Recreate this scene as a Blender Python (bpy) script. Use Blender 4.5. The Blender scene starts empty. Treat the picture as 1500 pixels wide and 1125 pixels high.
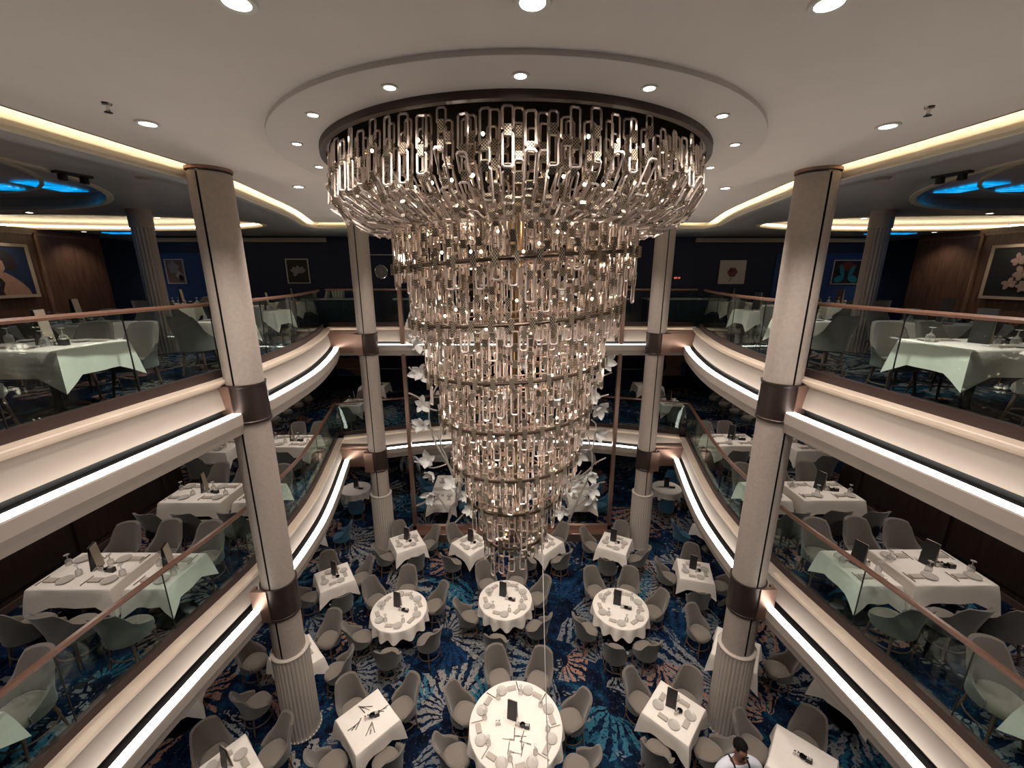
import bpy, math, random
from mathutils import Vector, Matrix
random.seed(7)
PI = math.pi
sc = bpy.context.scene
col = sc.collection
# ------------------------------------------------------------------ camera
F, TH, EYE, YAW, CX = 605.0, 0.2570, 1.2923, 0.0064, -0.0717      # focal length in px of the 1500x1125 frame, pitch, height, yaw, x
cam_d = bpy.data.cameras.new('camera')
cam_d.sensor_width = 36.0
cam_d.lens = F / 1500.0 * 36.0
cam_d.clip_start = 0.05
cam = bpy.data.objects.new('camera', cam_d)
cam.location = (CX, 0, EYE)
cam.rotation_euler = (PI / 2 - TH, 0, -YAW)
col.objects.link(cam)
sc.camera = cam
# ------------------------------------------------------------------ world, exposure
w = bpy.data.worlds.new('world'); sc.world = w; w.use_nodes = True
w.node_tree.nodes['Background'].inputs[0].default_value = (0.5, 0.45, 0.4, 1)
w.node_tree.nodes['Background'].inputs[1].default_value = 0.02
vs = sc.view_settings
vs.view_transform = 'Standard'; vs.look = 'None'; vs.gamma = 1.0; vs.use_curve_mapping = False
vs.exposure = 0.45
sc.cycles.max_bounces = 6; sc.cycles.diffuse_bounces = 3; sc.cycles.glossy_bounces = 3
sc.cycles.transmission_bounces = 4; sc.cycles.transparent_max_bounces = 12
sc.cycles.sample_clamp_indirect = 2.0
# levels
ZC = 2.54            # atrium ceiling
ZS = 2.43            # side ceiling
Z5, Z4, Z3 = -0.16, -3.36, -6.40     # walking surfaces
K5, K4 = -0.05, -3.24                # kerb tops carrying the glass
WARM = (1.0, 0.84, 0.68); NEUT = (1.0, 0.90, 0.81)

def ray(px, py):
    u = (px - 750) / F; v = (562.5 - py) / F
    d = (u, math.cos(TH) + v * math.sin(TH), -math.sin(TH) + v * math.cos(TH))
    c, s = math.cos(YAW), math.sin(YAW)
    return Vector((d[0] * c + d[1] * s, -d[0] * s + d[1] * c, d[2]))
def at_z(px, py, z):
    d = ray(px, py); t = (z - EYE) / d.z
    return Vector((CX, 0, EYE)) + d * t
def at_y(px, py, y):
    d = ray(px, py); t = y / d.y
    return Vector((CX, 0, EYE)) + d * t

# ------------------------------------------------------------------ materials
MATS = {}
class NT:
    def __init__(s, m): s.t = m.node_tree; s.n = s.t.nodes; s.l = s.t.links
    def new(s, kind, **kw):
        n = s.n.new('ShaderNode' + kind)
        for k, v in kw.items(): setattr(n, k, v)
        return n
    def put(s, sock, v):
        if hasattr(v, 'is_output'): s.l.new(v, sock)
        elif v is not None: sock.default_value = v
    def math(s, op, a, b=None, c=None, clamp=False):
        n = s.new('Math', operation=op); n.use_clamp = clamp
        for i, v in enumerate((a, b, c)):
            if v is not None: s.put(n.inputs[i], v)
        return n.outputs[0]
    def mix(s, f, a, b, mode='MIX'):
        n = s.new('Mix', data_type='RGBA', blend_type=mode)
        s.put(n.inputs[0], f); s.put(n.inputs[6], a); s.put(n.inputs[7], b)
        return n.outputs[2]
    def noise(s, vec, scale, detail=3, rough=.5, dist=0):
        n = s.new('TexNoise'); s.put(n.inputs['Vector'], vec); n.inputs['Scale'].default_value = scale
        n.inputs['Detail'].default_value = detail; n.inputs['Roughness'].default_value = rough; n.inputs['Distortion'].default_value = dist
        return n
    def ramp(s, f, stops):
        n = s.new('ValToRGB'); s.put(n.inputs[0], f)
        e = n.color_ramp.elements
        while len(e) < len(stops): e.new(.5)
        for i, (p, c) in enumerate(stops):
            e[i].position = p; e[i].color = c if len(c) == 4 else (*c, 1)
        return n.outputs[0]
    def coord(s, which='Object'): return s.new('TexCoord').outputs[which]
    def mapping(s, vec, scale=(1, 1, 1), rot=(0, 0, 0)):
        n = s.new('Mapping'); s.put(n.inputs[0], vec); n.inputs['Scale'].default_value = scale; n.inputs['Rotation'].default_value = rot
        return n.outputs[0]

def c4(c): return (c[0], c[1], c[2], 1.0)
def mat(name, color, rough=.5, metal=0.0, noise=0.0, nscale=20, bump=0.0, bscale=60, spec=.5, sheen=0, coat=0):
    m = bpy.data.materials.new(name); m.use_nodes = True; MATS[name] = m
    t = NT(m); b = t.n['Principled BSDF']
    b.inputs['Base Color'].default_value = c4(color); b.inputs['Roughness'].default_value = rough
    b.inputs['Metallic'].default_value = metal; b.inputs['Specular IOR Level'].default_value = spec
    if sheen: b.inputs['Sheen Weight'].default_value = sheen
    if coat: b.inputs['Coat Weight'].default_value = coat
    co = t.coord()
    if noise:
        nz = t.noise(co, nscale, 4).outputs['Fac']
        c = t.mix(nz, c4([x * (1 - noise) for x in color]), c4([min(1, x * (1 + noise)) for x in color]))
        t.l.new(c, b.inputs['Base Color'])
    if bump:
        bn = t.new('Bump'); bn.inputs['Strength'].default_value = bump; bn.inputs['Distance'].default_value = .02
        t.l.new(t.noise(co, bscale, 3).outputs['Fac'], bn.inputs['Height']); t.l.new(bn.outputs[0], b.inputs['Normal'])
    return m
def emis(name, color, strength, sample=True):
    m = bpy.data.materials.new(name); m.use_nodes = True; MATS[name] = m
    t = NT(m); b = t.n['Principled BSDF']
    b.inputs['Base Color'].default_value = (.8, .8, .8, 1)
    b.inputs['Emission Color'].default_value = c4(color); b.inputs['Emission Strength'].default_value = strength
    if not sample: m.cycles.emission_sampling = 'NONE'
    return m

mat('ceiling_paint', (.74, .665, .62), .85, noise=.04, nscale=3)
mat('trough_paint', (.36, .31, .272), .6, noise=.05, nscale=5)
mat('fascia_paint', (.27, .224, .192), .6, noise=.05, nscale=5)
mat('cove_cream', (.70, .62, .48), .6)
mat('ledge_stone', (.58, .47, .38), .45, noise=.14, nscale=4)
mat('brown_metal', (.055, .038, .034), .4, .6)
mat('copper_metal', (.30, .19, .15), .35, .75)
mat('hoop_bronze', (.085, .058, .042), .35, .7)
mat('shoe_metal', (.055, .035, .032), .45, .3)
mat('handrail_wood', (.135, .066, .044), .35, noise=.3, nscale=30)
mat('black', (.006, .006, .007), .5)
mat('black_leather', (.012, .013, .015), .45)
mat('menu_paper', (.52, .43, .34), .8, noise=.1, nscale=40)
mat('column_skin', (.37, .312, .275), .55, noise=.16, nscale=22, bump=.15, bscale=60)
mat('flute_white', (.45, .395, .35), .6)
mat('linen', (.80, .735, .67), .9, noise=.05, nscale=9, bump=.25, bscale=9)
mat('taupe_fabric', (.172, .145, .12), .9, noise=.12, nscale=120, sheen=.3)
mat('back_fabric', (.125, .108, .093), .9, noise=.12, nscale=120, sheen=.25)
mat('grey_fabric', (.078, .074, .068), .85, noise=.12, nscale=120, sheen=.25)
mat('teal_fabric', (.007, .075, .135), .8, noise=.1, nscale=100, sheen=.2)
mat('leg_wood', (.10, .062, .045), .5, noise=.2, nscale=30)
mat('chrome', (.75, .73, .70), .15, 1.0)
mat('dark_metal', (.05, .05, .05), .3, .9)
mat('china', (.46, .42, .38), .25)
mat('napkin_cloth', (.44, .385, .335), .9)
mat('gold', (.46, .32, .17), .28, 1.0)
mat('canopy_dark', (.006, .005, .004), 1.0, spec=0.0)
mat('ring_dark', (.050, .036, .030), .55, .1)
mat('dark_gold', (.13, .085, .045), .35, .9)
mat('navy_wall', (.005, .012, .046), .6, noise=.1, nscale=2)
mat('blue_wall', (.010, .045, .17), .6)
mat('frame_silver', (.55, .52, .50), .4, .3)
mat('frame_wood', (.32, .25, .19), .5)
mat('petal_silver', (.82, .81, .79), .35, .0)
mat('vine_silver', (.55, .50, .46), .3, .3)
mat('skin', (.28, .13, .09), .6)
mat('hair', (.006, .005, .005), .9, spec=.1)
mat('white_shirt', (.62, .64, .72), .8, bump=.2, bscale=20)
mat('dark_cloth', (.01, .01, .012), .8)
mat('slab_body', (.10, .09, .085), .8)
mat('soffit_paint', (.42, .37, .33), .8)
mat('white_plastic', (.7, .67, .62), .4)
mat('cord_white', (.8, .75, .7), .6)
mat('side_ceiling', (.55, .545, .54), .25, spec=.6, noise=.1, nscale=.6)
mat('book_paper', (.62, .58, .52), .8)
mat('curtain_blue', (.01, .05, .13), .8)
emis('led_white', (1.0, .95, .86), 7.0)
emis('led_warm', (1.0, .86, .62), 30.0)
emis('led_oval', (1.0, .82, .52), 6.0)
emis('lens_glow', (1.0, .90, .76), 14.0, False)
emis('bulb_glow', (1.0, .80, .52), 10.0, False)
emis('red_glow', (1.0, .06, .03), .5, False)

def wood(name, dark, light, stretch=(6, 6, .6)):
    m = bpy.data.materials.new(name); m.use_nodes = True; MATS[name] = m
    t = NT(m); b = t.n['Principled BSDF']
    co = t.mapping(t.coord(), stretch)
    f = t.noise(co, 3.0, 6, .6, .6).outputs['Fac']
    t.l.new(t.ramp(f, [(.3, dark), (.7, light)]), b.inputs['Base Color'])
    b.inputs['Roughness'].default_value = .45
    return m
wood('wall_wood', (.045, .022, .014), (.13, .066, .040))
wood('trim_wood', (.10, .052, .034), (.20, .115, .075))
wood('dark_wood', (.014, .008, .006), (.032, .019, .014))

def glass_mat():
    m = bpy.data.materials.new('rail_glass'); m.use_nodes = True; MATS['rail_glass'] = m
    t = NT(m); t.n.remove(t.n['Principled BSDF']); out = t.n['Material Output']
    tr = t.new('BsdfTransparent'); tr.inputs[0].default_value = (.88, .95, .935, 1)
    gl = t.new('BsdfGlossy'); gl.inputs['Roughness'].default_value = .02; gl.inputs[0].default_value = (.9, 1, .97, 1)
    ge = t.new('NewGeometry'); dt = t.new('VectorMath', operation='DOT_PRODUCT'); t.l.new(ge.outputs['Normal'], dt.inputs[0]); t.l.new(ge.outputs['Incoming'], dt.inputs[1])
    sch = t.math('POWER', t.math('SUBTRACT', 1.0, t.math('ABSOLUTE', dt.outputs['Value'])), 5.0)
    mx = t.new('MixShader'); t.l.new(t.math('MULTIPLY_ADD', sch, .70, .02, True), mx.inputs[0])
    t.l.new(tr.outputs[0], mx.inputs[1]); t.l.new(gl.outputs[0], mx.inputs[2]); t.l.new(mx.outputs[0], out.inputs[0])
glass_mat()
def clear_mat(name, tint, gl_col, f0, rough):
    m = bpy.data.materials.new(name); m.use_nodes = True; MATS[name] = m
    t = NT(m); t.n.remove(t.n['Principled BSDF']); out = t.n['Material Output']
    tr = t.new('BsdfTransparent'); tr.inputs[0].default_value = c4(tint)
    gl = t.new('BsdfGlossy'); gl.inputs['Roughness'].default_value = rough; gl.inputs[0].default_value = c4(gl_col)
    df = t.new('BsdfDiffuse'); df.inputs[0].default_value = c4(gl_col)
    m1 = t.new('MixShader'); m1.inputs[0].default_value = .5; t.l.new(gl.outputs[0], m1.inputs[1]); t.l.new(df.outputs[0], m1.inputs[2])
    lw = t.new('LayerWeight'); lw.inputs[0].default_value = .35
    mx = t.new('MixShader'); t.l.new(t.math('MULTIPLY_ADD', lw.outputs['Facing'], 1 - f0, f0, True), mx.inputs[0])
    t.l.new(tr.outputs[0], mx.inputs[1]); t.l.new(m1.outputs[0], mx.inputs[2]); t.l.new(mx.outputs[0], out.inputs[0])
clear_mat('crystal', (.96, .92, .89), (.93, .80, .735), .84, .14)
clear_mat('drink_glass', (.93, .93, .92), (.75, .72, .70), .25, .05)

def checker_gold():
    m = bpy.data.materials.new('checker_gold'); m.use_nodes = True; MATS['checker_gold'] = m
    t = NT(m); b = t.n['Principled BSDF']
    ch = t.new('TexChecker'); t.l.new(t.coord(), ch.inputs[0]); ch.inputs['Scale'].default_value = 90
    ch.inputs[1].default_value = (.50, .42, .33, 1); ch.inputs[2].default_value = (.05, .035, .02, 1)
    t.l.new(ch.outputs[0], b.inputs['Base Color']); b.inputs['Metallic'].default_value = .6; b.inputs['Roughness'].default_value = .35
checker_gold()

def carpet(name):
    m = bpy.data.materials.new(name); m.use_nodes = True; MATS[name] = m
    t = NT(m); b = t.n['Principled BSDF']; b.inputs['Roughness'].default_value = .95; b.inputs['Specular IOR Level'].default_value = .1
    co = t.mapping(t.coord(), (1, 1, 0))
    base_f = t.noise(co, 1.6, 7, .65, 1.6).outputs['Fac']
    base = t.ramp(base_f, [(.34, (.0012, .002, .006)), (.47, (.002, .006, .020)), (.57, (.003, .017, .046)), (.65, (.008, .052, .090)), (.74, (.16, .18, .19))])
    def fan(base, scale, off, freq, cols, thr):
        cc = t.new('VectorMath', operation='ADD'); t.l.new(co, cc.inputs[0]); cc.inputs[1].default_value = off
        wob = t.noise(cc.outputs[0], 1.1, 3).outputs['Color']
        wv = t.new('VectorMath', operation='MULTIPLY_ADD'); t.l.new(wob, wv.inputs[0]); wv.inputs[1].default_value = (.45, .45, 0); t.l.new(cc.outputs[0], wv.inputs[2])
        v = t.new('TexVoronoi', feature='F1', voronoi_dimensions='2D'); t.l.new(wv.outputs[0], v.inputs['Vector']); v.inputs['Scale'].default_value = scale
        d = t.new('VectorMath', operation='SUBTRACT'); t.l.new(wv.outputs[0], d.inputs[0]); t.l.new(v.outputs['Position'], d.inputs[1])
        xy = t.new('SeparateXYZ'); t.l.new(d.outputs[0], xy.inputs[0])
        rc = t.new('SeparateColor'); t.l.new(v.outputs['Color'], rc.inputs[0])
        ang = t.math('ARCTAN2', xy.outputs[1], xy.outputs[0])
        rot = t.math('MULTIPLY', rc.outputs[0], 6.283)
        da = t.math('COSINE', t.math('SUBTRACT', ang, rot))
        sector = t.math('GREATER_THAN', da, thr)
        r = t.math('MULTIPLY', v.outputs['Distance'], 1.0)
        jag = t.noise(co, 9, 2).outputs['Fac']
        swirl = t.math('ADD', t.math('MULTIPLY', ang, freq), t.math('MULTIPLY', jag, 5.0))
        stripe = t.math('GREATER_THAN', t.math('SINE', swirl), t.math('MULTIPLY_ADD', r, 1.3, -.75))
        ring = t.math('GREATER_THAN', r, .10)
        brk = t.math('GREATER_THAN', t.noise(co, 14, 4, .7).outputs['Fac'], .44)
        f = t.math('MULTIPLY', t.math('MULTIPLY', sector, stripe), t.math('MULTIPLY', ring, brk))
        f = t.math('MULTIPLY', f, .88)
        colr = t.ramp(rc.outputs[1], cols)
        colr.node.color_ramp.interpolation = 'CONSTANT'
        return t.mix(f, base, colr)
    c1 = [(0.0, (.17, .18, .19)), (.30, (.015, .085, .14)), (.48, (.004, .014, .05)), (.66, (.25, .235, .225)), (.88, (.26, .145, .105))]
    c2 = [(0.0, (.006, .03, .09)), (.25, (.20, .21, .215)), (.45, (.28, .165, .125)), (.62, (.03, .12, .18)), (.82, (.13, .14, .15))]
    base = fan(base, .62, (3.1, 1.7, 0), 22, c1, .05)
    base = fan(base, .95, (11.3, 5.2, 0), 17, c2, .30)
    # broken shard marks
    v2 = t.new('TexVoronoi', feature='DISTANCE_TO_EDGE', voronoi_dimensions='2D'); t.l.new(t.mapping(co, (1, 1.5, 1)), v2.inputs['Vector']); v2.inputs['Scale'].default_value = 8
    blot = t.math('GREATER_THAN', t.noise(co, .9, 2).outputs['Fac'], .54)
    sh = t.math('MULTIPLY', t.math('GREATER_THAN', v2.outputs['Distance'], .16), blot)
    sh = t.math('MULTIPLY', sh, t.math('GREATER_THAN', t.noise(co, 6, 3).outputs['Fac'], .55))
    base = t.mix(t.math('MULTIPLY', sh, .75), base, (.19, .19, .19, 1))
    fleck = t.math('GREATER_THAN', t.noise(co, 22, 5, .7, 1).outputs['Fac'], .62)
    base = t.mix(t.math('MULTIPLY', fleck, .35), base, (.20, .20, .20, 1))
    t.l.new(base, b.inputs['Base Color'])
carpet('carpet')

def blue_panel():
    m = bpy.data.materials.new('blue_panel'); m.use_nodes = True; MATS['blue_panel'] = m
    t = NT(m); b = t.n['Principled BSDF']
    f = t.noise(t.mapping(t.coord(), (1.2, 9, 1)), 2.5, 3).outputs['Fac']
    t.l.new(t.ramp(f, [(.35, (.0, .10, .30)), (.6, (.0, .36, .85)), (.75, (.15, .62, 1.0))]), b.inputs['Emission Color'])
    b.inputs['Emission Strength'].default_value = 1.1; b.inputs['Base Color'].default_value = (0, .02, .05, 1)
blue_panel()
M = MATS
# ------------------------------------------------------------------ mesh helpers
class MB:
    def __init__(s): s.v = []; s.f = []
    def add(s, vs, fs):
        o = len(s.v); s.v += [tuple(p) for p in vs]; s.f += [tuple(i + o for i in f) for f in fs]; return s
    def box(s, c, size, rz=0, mx=None):
        x, y, z = (q / 2 for q in size); vs = []
        for k in ((-1, -1, -1), (1, -1, -1), (1, 1, -1), (-1, 1, -1), (-1, -1, 1), (1, -1, 1), (1, 1, 1), (-1, 1, 1)):
            p = Vector((k[0] * x, k[1] * y, k[2] * z))
            if mx: p = mx @ p
            if rz: p = Matrix.Rotation(rz, 3, 'Z') @ p
            vs.append(p + Vector(c))
        return s.add(vs, [(0, 3, 2, 1), (4, 5, 6, 7), (0, 1, 5, 4), (1, 2, 6, 5), (2, 3, 7, 6), (3, 0, 4, 7)])
    def lathe(s, prof, n=24, c=(0, 0, 0), a0=0, a1=2 * PI, caps=False):
        full = abs(a1 - a0 - 2 * PI) < 1e-6; m = n if full else n + 1; vs = []
        for r, z in prof:
            for i in range(m):
                a = a0 + (a1 - a0) * i / n
                vs.append((c[0] + r * math.cos(a), c[1] + r * math.sin(a), c[2] + z))
        fs = []
        for j in range(len(prof) - 1):
            for i in range(n):
                k = (i + 1) % m
                fs.append((j * m + i, j * m + k, (j + 1) * m + k, (j + 1) * m + i))
        if caps and full:
            fs.append(tuple(range(m - 1, -1, -1))); fs.append(tuple((len(prof) - 1) * m + i for i in range(m)))
        return s.add(vs, fs)
    def tube(s, pts, r, n=6, caps=True, closed=False):
        pts = [Vector(p) for p in pts]; N = len(pts); vs = []
        rr = r if isinstance(r, (list, tuple)) else [r] * N
        up = Vector((0, 0, 1))
        for i, p in enumerate(pts):
            a = pts[(i - 1) % N] if (closed or i) else p
            b = pts[(i + 1) % N] if (closed or i < N - 1) else p
            d = (b - a).normalized()
            u = d.cross(up)
            if u.length < 1e-3: u = d.cross(Vector((1, 0, 0)))
            u.normalize(); v = u.cross(d)
            for k in range(n):
                t = 2 * PI * k / n
                vs.append(p + (u * math.cos(t) + v * math.sin(t)) * rr[i])
        fs = []
        for i in range(N if closed else N - 1):
            j = (i + 1) % N
            for k in range(n):
                l = (k + 1) % n
                fs.append((i * n + k, i * n + l, j * n + l, j * n + k))
        if caps and not closed:
            fs.append(tuple(range(n - 1, -1, -1))); fs.append(tuple((N - 1) * n + k for k in range(n)))
        return s.add(vs, fs)
    def sweep(s, path, normals, prof, closed=False, caps=True):
        """prof: list of (offset along normal, z); path list of (x, y); prof is an open or closed polyline"""
        vs = []; m = len(prof)
        for (x, y), (nx, ny) in zip(path, normals):
            for o, z in prof: vs.append((x + nx * o, y + ny * o, z))
        fs = []
        for i in range(len(path) - 1):
            for j in range(m if closed else m - 1):
                k = (j + 1) % m
                fs.append((i * m + j, i * m + k, (i + 1) * m + k, (i + 1) * m + j))
        if closed and caps:
            fs.append(tuple(range(m))); fs.append(tuple((len(path) - 1) * m + j for j in range(m - 1, -1, -1)))
        return s.add(vs, fs)
    def poly(s, pts, z0, z1):
        n = len(pts)
        vs = [(x, y, z0) for x, y in pts] + [(x, y, z1) for x, y in pts]
        return s.add(vs, [tuple(range(n - 1, -1, -1)), tuple(range(n, 2 * n))] + [(i, (i + 1) % n, n + (i + 1) % n, n + i) for i in range(n)])
    def mesh(s, name, m, smooth=False, angle=None):
        me = bpy.data.meshes.new(name); me.from_pydata(s.v, [], s.f); me.update()
        me.materials.append(M[m] if isinstance(m, str) else m)
        if smooth:
            me.polygons.foreach_set('use_smooth', [True] * len(me.polygons))
            try: me.set_sharp_from_angle(angle=angle or math.radians(38))
            except Exception: pass
        return me
    def build(s, name, m, parent=None, smooth=False, loc=None):
        return place(s.mesh(name, m, smooth), name, parent, loc)
def place(me, name, parent=None, loc=None, rot=None):
    o = bpy.data.objects.new(name, me); col.objects.link(o)
    if parent is not None: o.parent = parent
    if loc is not None: o.location = loc
    if rot is not None: o.rotation_euler = rot
    return o
def tag(o, label=None, cat=None, group=None, kind=None):
    if label: o['label'] = label
    if cat: o['category'] = cat
    if group: o['group'] = group
    if kind: o['kind'] = kind
    return o
def empty(name, loc=(0, 0, 0), rz=0, label=None, cat=None, group=None, kind=None):
    o = bpy.data.objects.new(name, None); o.empty_display_size = .1; col.objects.link(o)
    o.location = loc; o.rotation_euler = (0, 0, rz)
    return tag(o, label, cat, group, kind)
def struct(name, mb, m, label=None, parent=None, smooth=False):
    o = mb.build(name, m, parent, smooth)
    if parent is None: tag(o, label, None, None, 'structure')
    return o
def light(kind, loc, energy, color=NEUT, size=.1, parent=None, rot=None, spot=None, blend=.6, name='lamp_light'):
    d = bpy.data.lights.new(name, kind); d.energy = energy; d.color = color
    if kind == 'AREA': d.shape = 'DISK'; d.size = size
    else: d.shadow_soft_size = size
    if kind == 'SPOT': d.spot_size = spot or 2.2; d.spot_blend = blend
    o = bpy.data.objects.new(name, d); col.objects.link(o); o.location = loc
    if rot: o.rotation_euler = rot
    if parent: o.parent = parent
    return o
def spline(pts, n=10):
    pts = [Vector(p) for p in pts]; out = []
    for i in range(len(pts) - 1):
        p0 = pts[max(i - 1, 0)]; p1 = pts[i]; p2 = pts[i + 1]; p3 = pts[min(i + 2, len(pts) - 1)]
        for k in range(n):
            t = k / n
            out.append(.5 * ((2 * p1) + (-p0 + p2) * t + (2 * p0 - 5 * p1 + 4 * p2 - p3) * t * t + (-p0 + 3 * p1 - 3 * p2 + p3) * t ** 3))
    out.append(pts[-1]); return out
def normals2(path, side):
    ns = []
    for i in range(len(path)):
        a = path[max(i - 1, 0)]; b = path[min(i + 1, len(path) - 1)]
        dx, dy = b[0] - a[0], b[1] - a[1]; L = math.hypot(dx, dy)
        ns.append((dy / L * side, -dx / L * side))
    return ns
def resample(path, step):
    out = [path[0]]; acc = 0
    for a, b in zip(path[:-1], path[1:]):
        L = math.hypot(b[0] - a[0], b[1] - a[1])
        while acc + L >= step:
            t = (step - acc) / L; a = (a[0] + (b[0] - a[0]) * t, a[1] + (b[1] - a[1]) * t); out.append(a)
            L = math.hypot(b[0] - a[0], b[1] - a[1]); acc = 0
        acc += L
    if math.hypot(out[-1][0] - path[-1][0], out[-1][1] - path[-1][1]) > step * .25: out.append(path[-1])
    else: out[-1] = path[-1]
    return out
# ------------------------------------------------------------------ edge lines of the decks
import bmesh
def mir(pts): return [(-x, y) for x, y in pts]
def sp2(pts, n=8): return [(p.x, p.y) for p in spline([(x, y, 0) for x, y in pts], n)]
E5R = sp2([(4.36, -.2), (4.33, 1.5), (4.24, 3.1), (4.12, 4.4), (4.02, 5.4), (4.00, 6.35), (4.15, 7.9), (4.58, 9.7), (4.97, 10.9)])
E4R = sp2([(4.62, -.2), (4.53, 2.9), (4.40, 4.25), (4.22, 5.8), (4.26, 7.35), (4.45, 8.55), (4.75, 9.9), (5.07, 11.3)])
E5L, E4L = mir(E5R), mir(E4R)
E5B = [(-4.97, 11.3), (-2.5, 11.3), (0, 11.3), (2.5, 11.3), (4.97, 11.3)]
E4B = sp2([(-5.07, 11.3), (-3.8, 11.72), (-2.3, 12.12), (0, 12.32), (2.3, 12.12), (3.8, 11.72), (5.07, 11.3)], 6)
# ------------------------------------------------------------------ floors and slabs
struct('floor', MB().poly([(-13, -1), (13, -1), (13, 18.5), (-13, 18.5)], Z3 - .1, Z3), 'carpet', 'blue patterned carpet floor of the lowest deck')
def slab(edge, sgn, yend, zt, zb, nm, lab):
    pts = list(edge) + [(edge[-1][0], yend), (sgn * 13, yend), (sgn * 13, -1), (edge[0][0], -1)]
    struct('floor_' + nm, MB().poly(pts, zt - .06, zt), 'carpet', lab)
    struct('ceiling_' + nm, MB().poly(pts, zb, zb + .06), 'soffit_paint', 'painted underside of the ' + lab)
slab(E5R, 1, 11.3, Z5, -.80, 'upper_right', 'carpeted floor of the right upper balcony')
slab(E5L, -1, 11.3, Z5, -.80, 'upper_left', 'carpeted floor of the left upper balcony')
slab(E4R, 1, 11.3, Z4, -3.98, 'middle_right', 'carpeted floor of the right middle balcony')
slab(E4L, -1, 11.3, Z4, -3.98, 'middle_left', 'carpeted floor of the left middle balcony')
for edge, zt, zb, nm, lab in ((E5B, Z5, -.80, 'upper_rear', 'carpeted floor of the rear upper gallery'), (E4B, Z4, -3.98, 'middle_rear', 'carpeted floor of the rear middle gallery')):
    pts = [(-13, 11.3)] + list(edge) + [(13, 11.3), (13, 21), (-13, 21)]
    struct('floor_' + nm, MB().poly(pts, zt - .06, zt), 'carpet', lab)
    struct('ceiling_' + nm, MB().poly(pts, zb, zb + .06), 'soffit_paint', 'painted underside of the ' + lab)
# ------------------------------------------------------------------ balcony fronts: kerb, ledge, fascia, light trough; glass railing
NTRIM = [0]
def balcony_front(edge, side, k, lab, zf, nm):
    ns = normals2(edge, side)
    NTRIM[0] += 1
    e = empty('trim_%d' % NTRIM[0], (0, 0, 0), 0, 'stepped cream front of the ' + lab, None, None, 'structure')
    # kerb + stone ledge with lip
    MB().sweep(edge, ns, [(-.06, zf - .02), (-.06, k), (.17, k), (.18, k - .012), (.18, k - .045), (.15, k - .055), (.15, k - .08), (-.06, k - .08)], True).build('ledge', 'ledge_stone', e)
    MB().sweep(edge, ns, [(.12, k - .08), (.145, k - .20), (.165, k - .32), (.175, k - .385), (.10, k - .385), (.02, k - .08)], True).build('fascia', 'fascia_paint', e, True)
    MB().sweep(edge, ns, [(.10, k - .385), (.12, k - .385), (.12, k - .46), (.245, k - .46), (.245, k - .50), (.10, k - .50)], True).build('shadow_gap', 'black', e)
    MB().sweep(edge, ns, [(.245, k - .47), (.245, k - .445), (.355, k - .445), (.355, k - .47)], True).build('light_strip', 'led_white', e)
    MB().sweep(edge, ns, [(.10, k - .50), (.215, k - .50), (.215, k - .47), (.35, k - .47), (.362, k - .455), (.37, k - .47), (.37, k - .60), (.345, k - .68), (.33, k - .745), (.10, k - .745)], True).build('trough_front', 'trough_paint', e)
    return e
def railing(edge, side, k, lab, step=1.15, rail_h=.98):
    e = empty('glass_railing', (edge[0][0], edge[0][1], k), 0, lab, 'railing')
    inv = Vector((-edge[0][0], -edge[0][1], -k))
    ns = normals2(edge, side)
    def b(mb, n, m, sm=False):
        o = mb.build(n, m, e, sm); o.location = inv; return o
    b(MB().sweep(edge, ns, [(-.045, k), (-.045, k + .11), (.02, k + .11), (.02, k)], True), 'base_shoe', 'shoe_metal')
    b(MB().sweep(edge, ns, [(-.045, k + rail_h - .025), (-.05, k + rail_h), (-.035, k + rail_h + .02), (.01, k + rail_h + .02), (.025, k + rail_h), (.02, k + rail_h - .025)], True), 'handrail', 'handrail_wood')
    cuts = resample(edge, step)
    fine = resample(edge, step / 6)
    for a, c in zip(cuts[:-1], cuts[1:]):
        L = math.hypot(c[0] - a[0], c[1] - a[1])
        g = .008 / L
        mid = []
        ia = min(range(len(fine)), key=lambda i: math.hypot(fine[i][0] - a[0], fine[i][1] - a[1]))
        ic = min(range(len(fine)), key=lambda i: math.hypot(fine[i][0] - c[0], fine[i][1] - c[1]))
        mid = [fine[i] for i in range(ia + 1, ic)]
        p0 = (a[0] + (c[0] - a[0]) * g, a[1] + (c[1] - a[1]) * g); p1 = (c[0] + (a[0] - c[0]) * g, c[1] + (a[1] - c[1]) * g)
        pth = [p0] + mid + [p1]
        b(MB().sweep(pth, normals2(pth, side), [(-.019, k + .09), (-.019, k + rail_h - .02), (-.007, k + rail_h - .02), (-.007, k + .09)], True), 'glass_pane', 'rail_glass')
        n2 = normals2([a, c], side)
        b(MB().sweep([(c[0] - (c[0] - a[0]) * g * .55, c[1] - (c[1] - a[1]) * g * .55), (c[0] + (c[0] - a[0]) * g * .55, c[1] + (c[1] - a[1]) * g * .55)], n2, [(-.019, k + .09), (-.019, k + rail_h - .02), (-.007, k + rail_h - .02), (-.007, k + .09)], True), 'joint', 'dark_metal')
    return e
balcony_front(E5L, 1, K5, 'left upper balcony', Z5, '5L'); balcony_front(E5R, -1, K5, 'right upper balcony', Z5, '5R')
balcony_front(E4L, 1, K4, 'left middle balcony', Z4, '4L'); balcony_front(E4R, -1, K4, 'right middle balcony', Z4, '4R')
balcony_front(E5B, 1, K5, 'rear upper gallery', Z5, '5B'); balcony_front(E4B, 1, K4, 'rear middle gallery', Z4, '4B')
railing(E5L, 1, K5, 'curved glass railing with copper brown handrail along the left upper balcony')
railing(E5R, -1, K5, 'curved glass railing with copper brown handrail along the right upper balcony')
railing(E4L, 1, K4, 'curved glass railing with wooden handrail along the left middle balcony')
railing(E4R, -1, K4, 'curved glass railing with wooden handrail along the right middle balcony')
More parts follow.
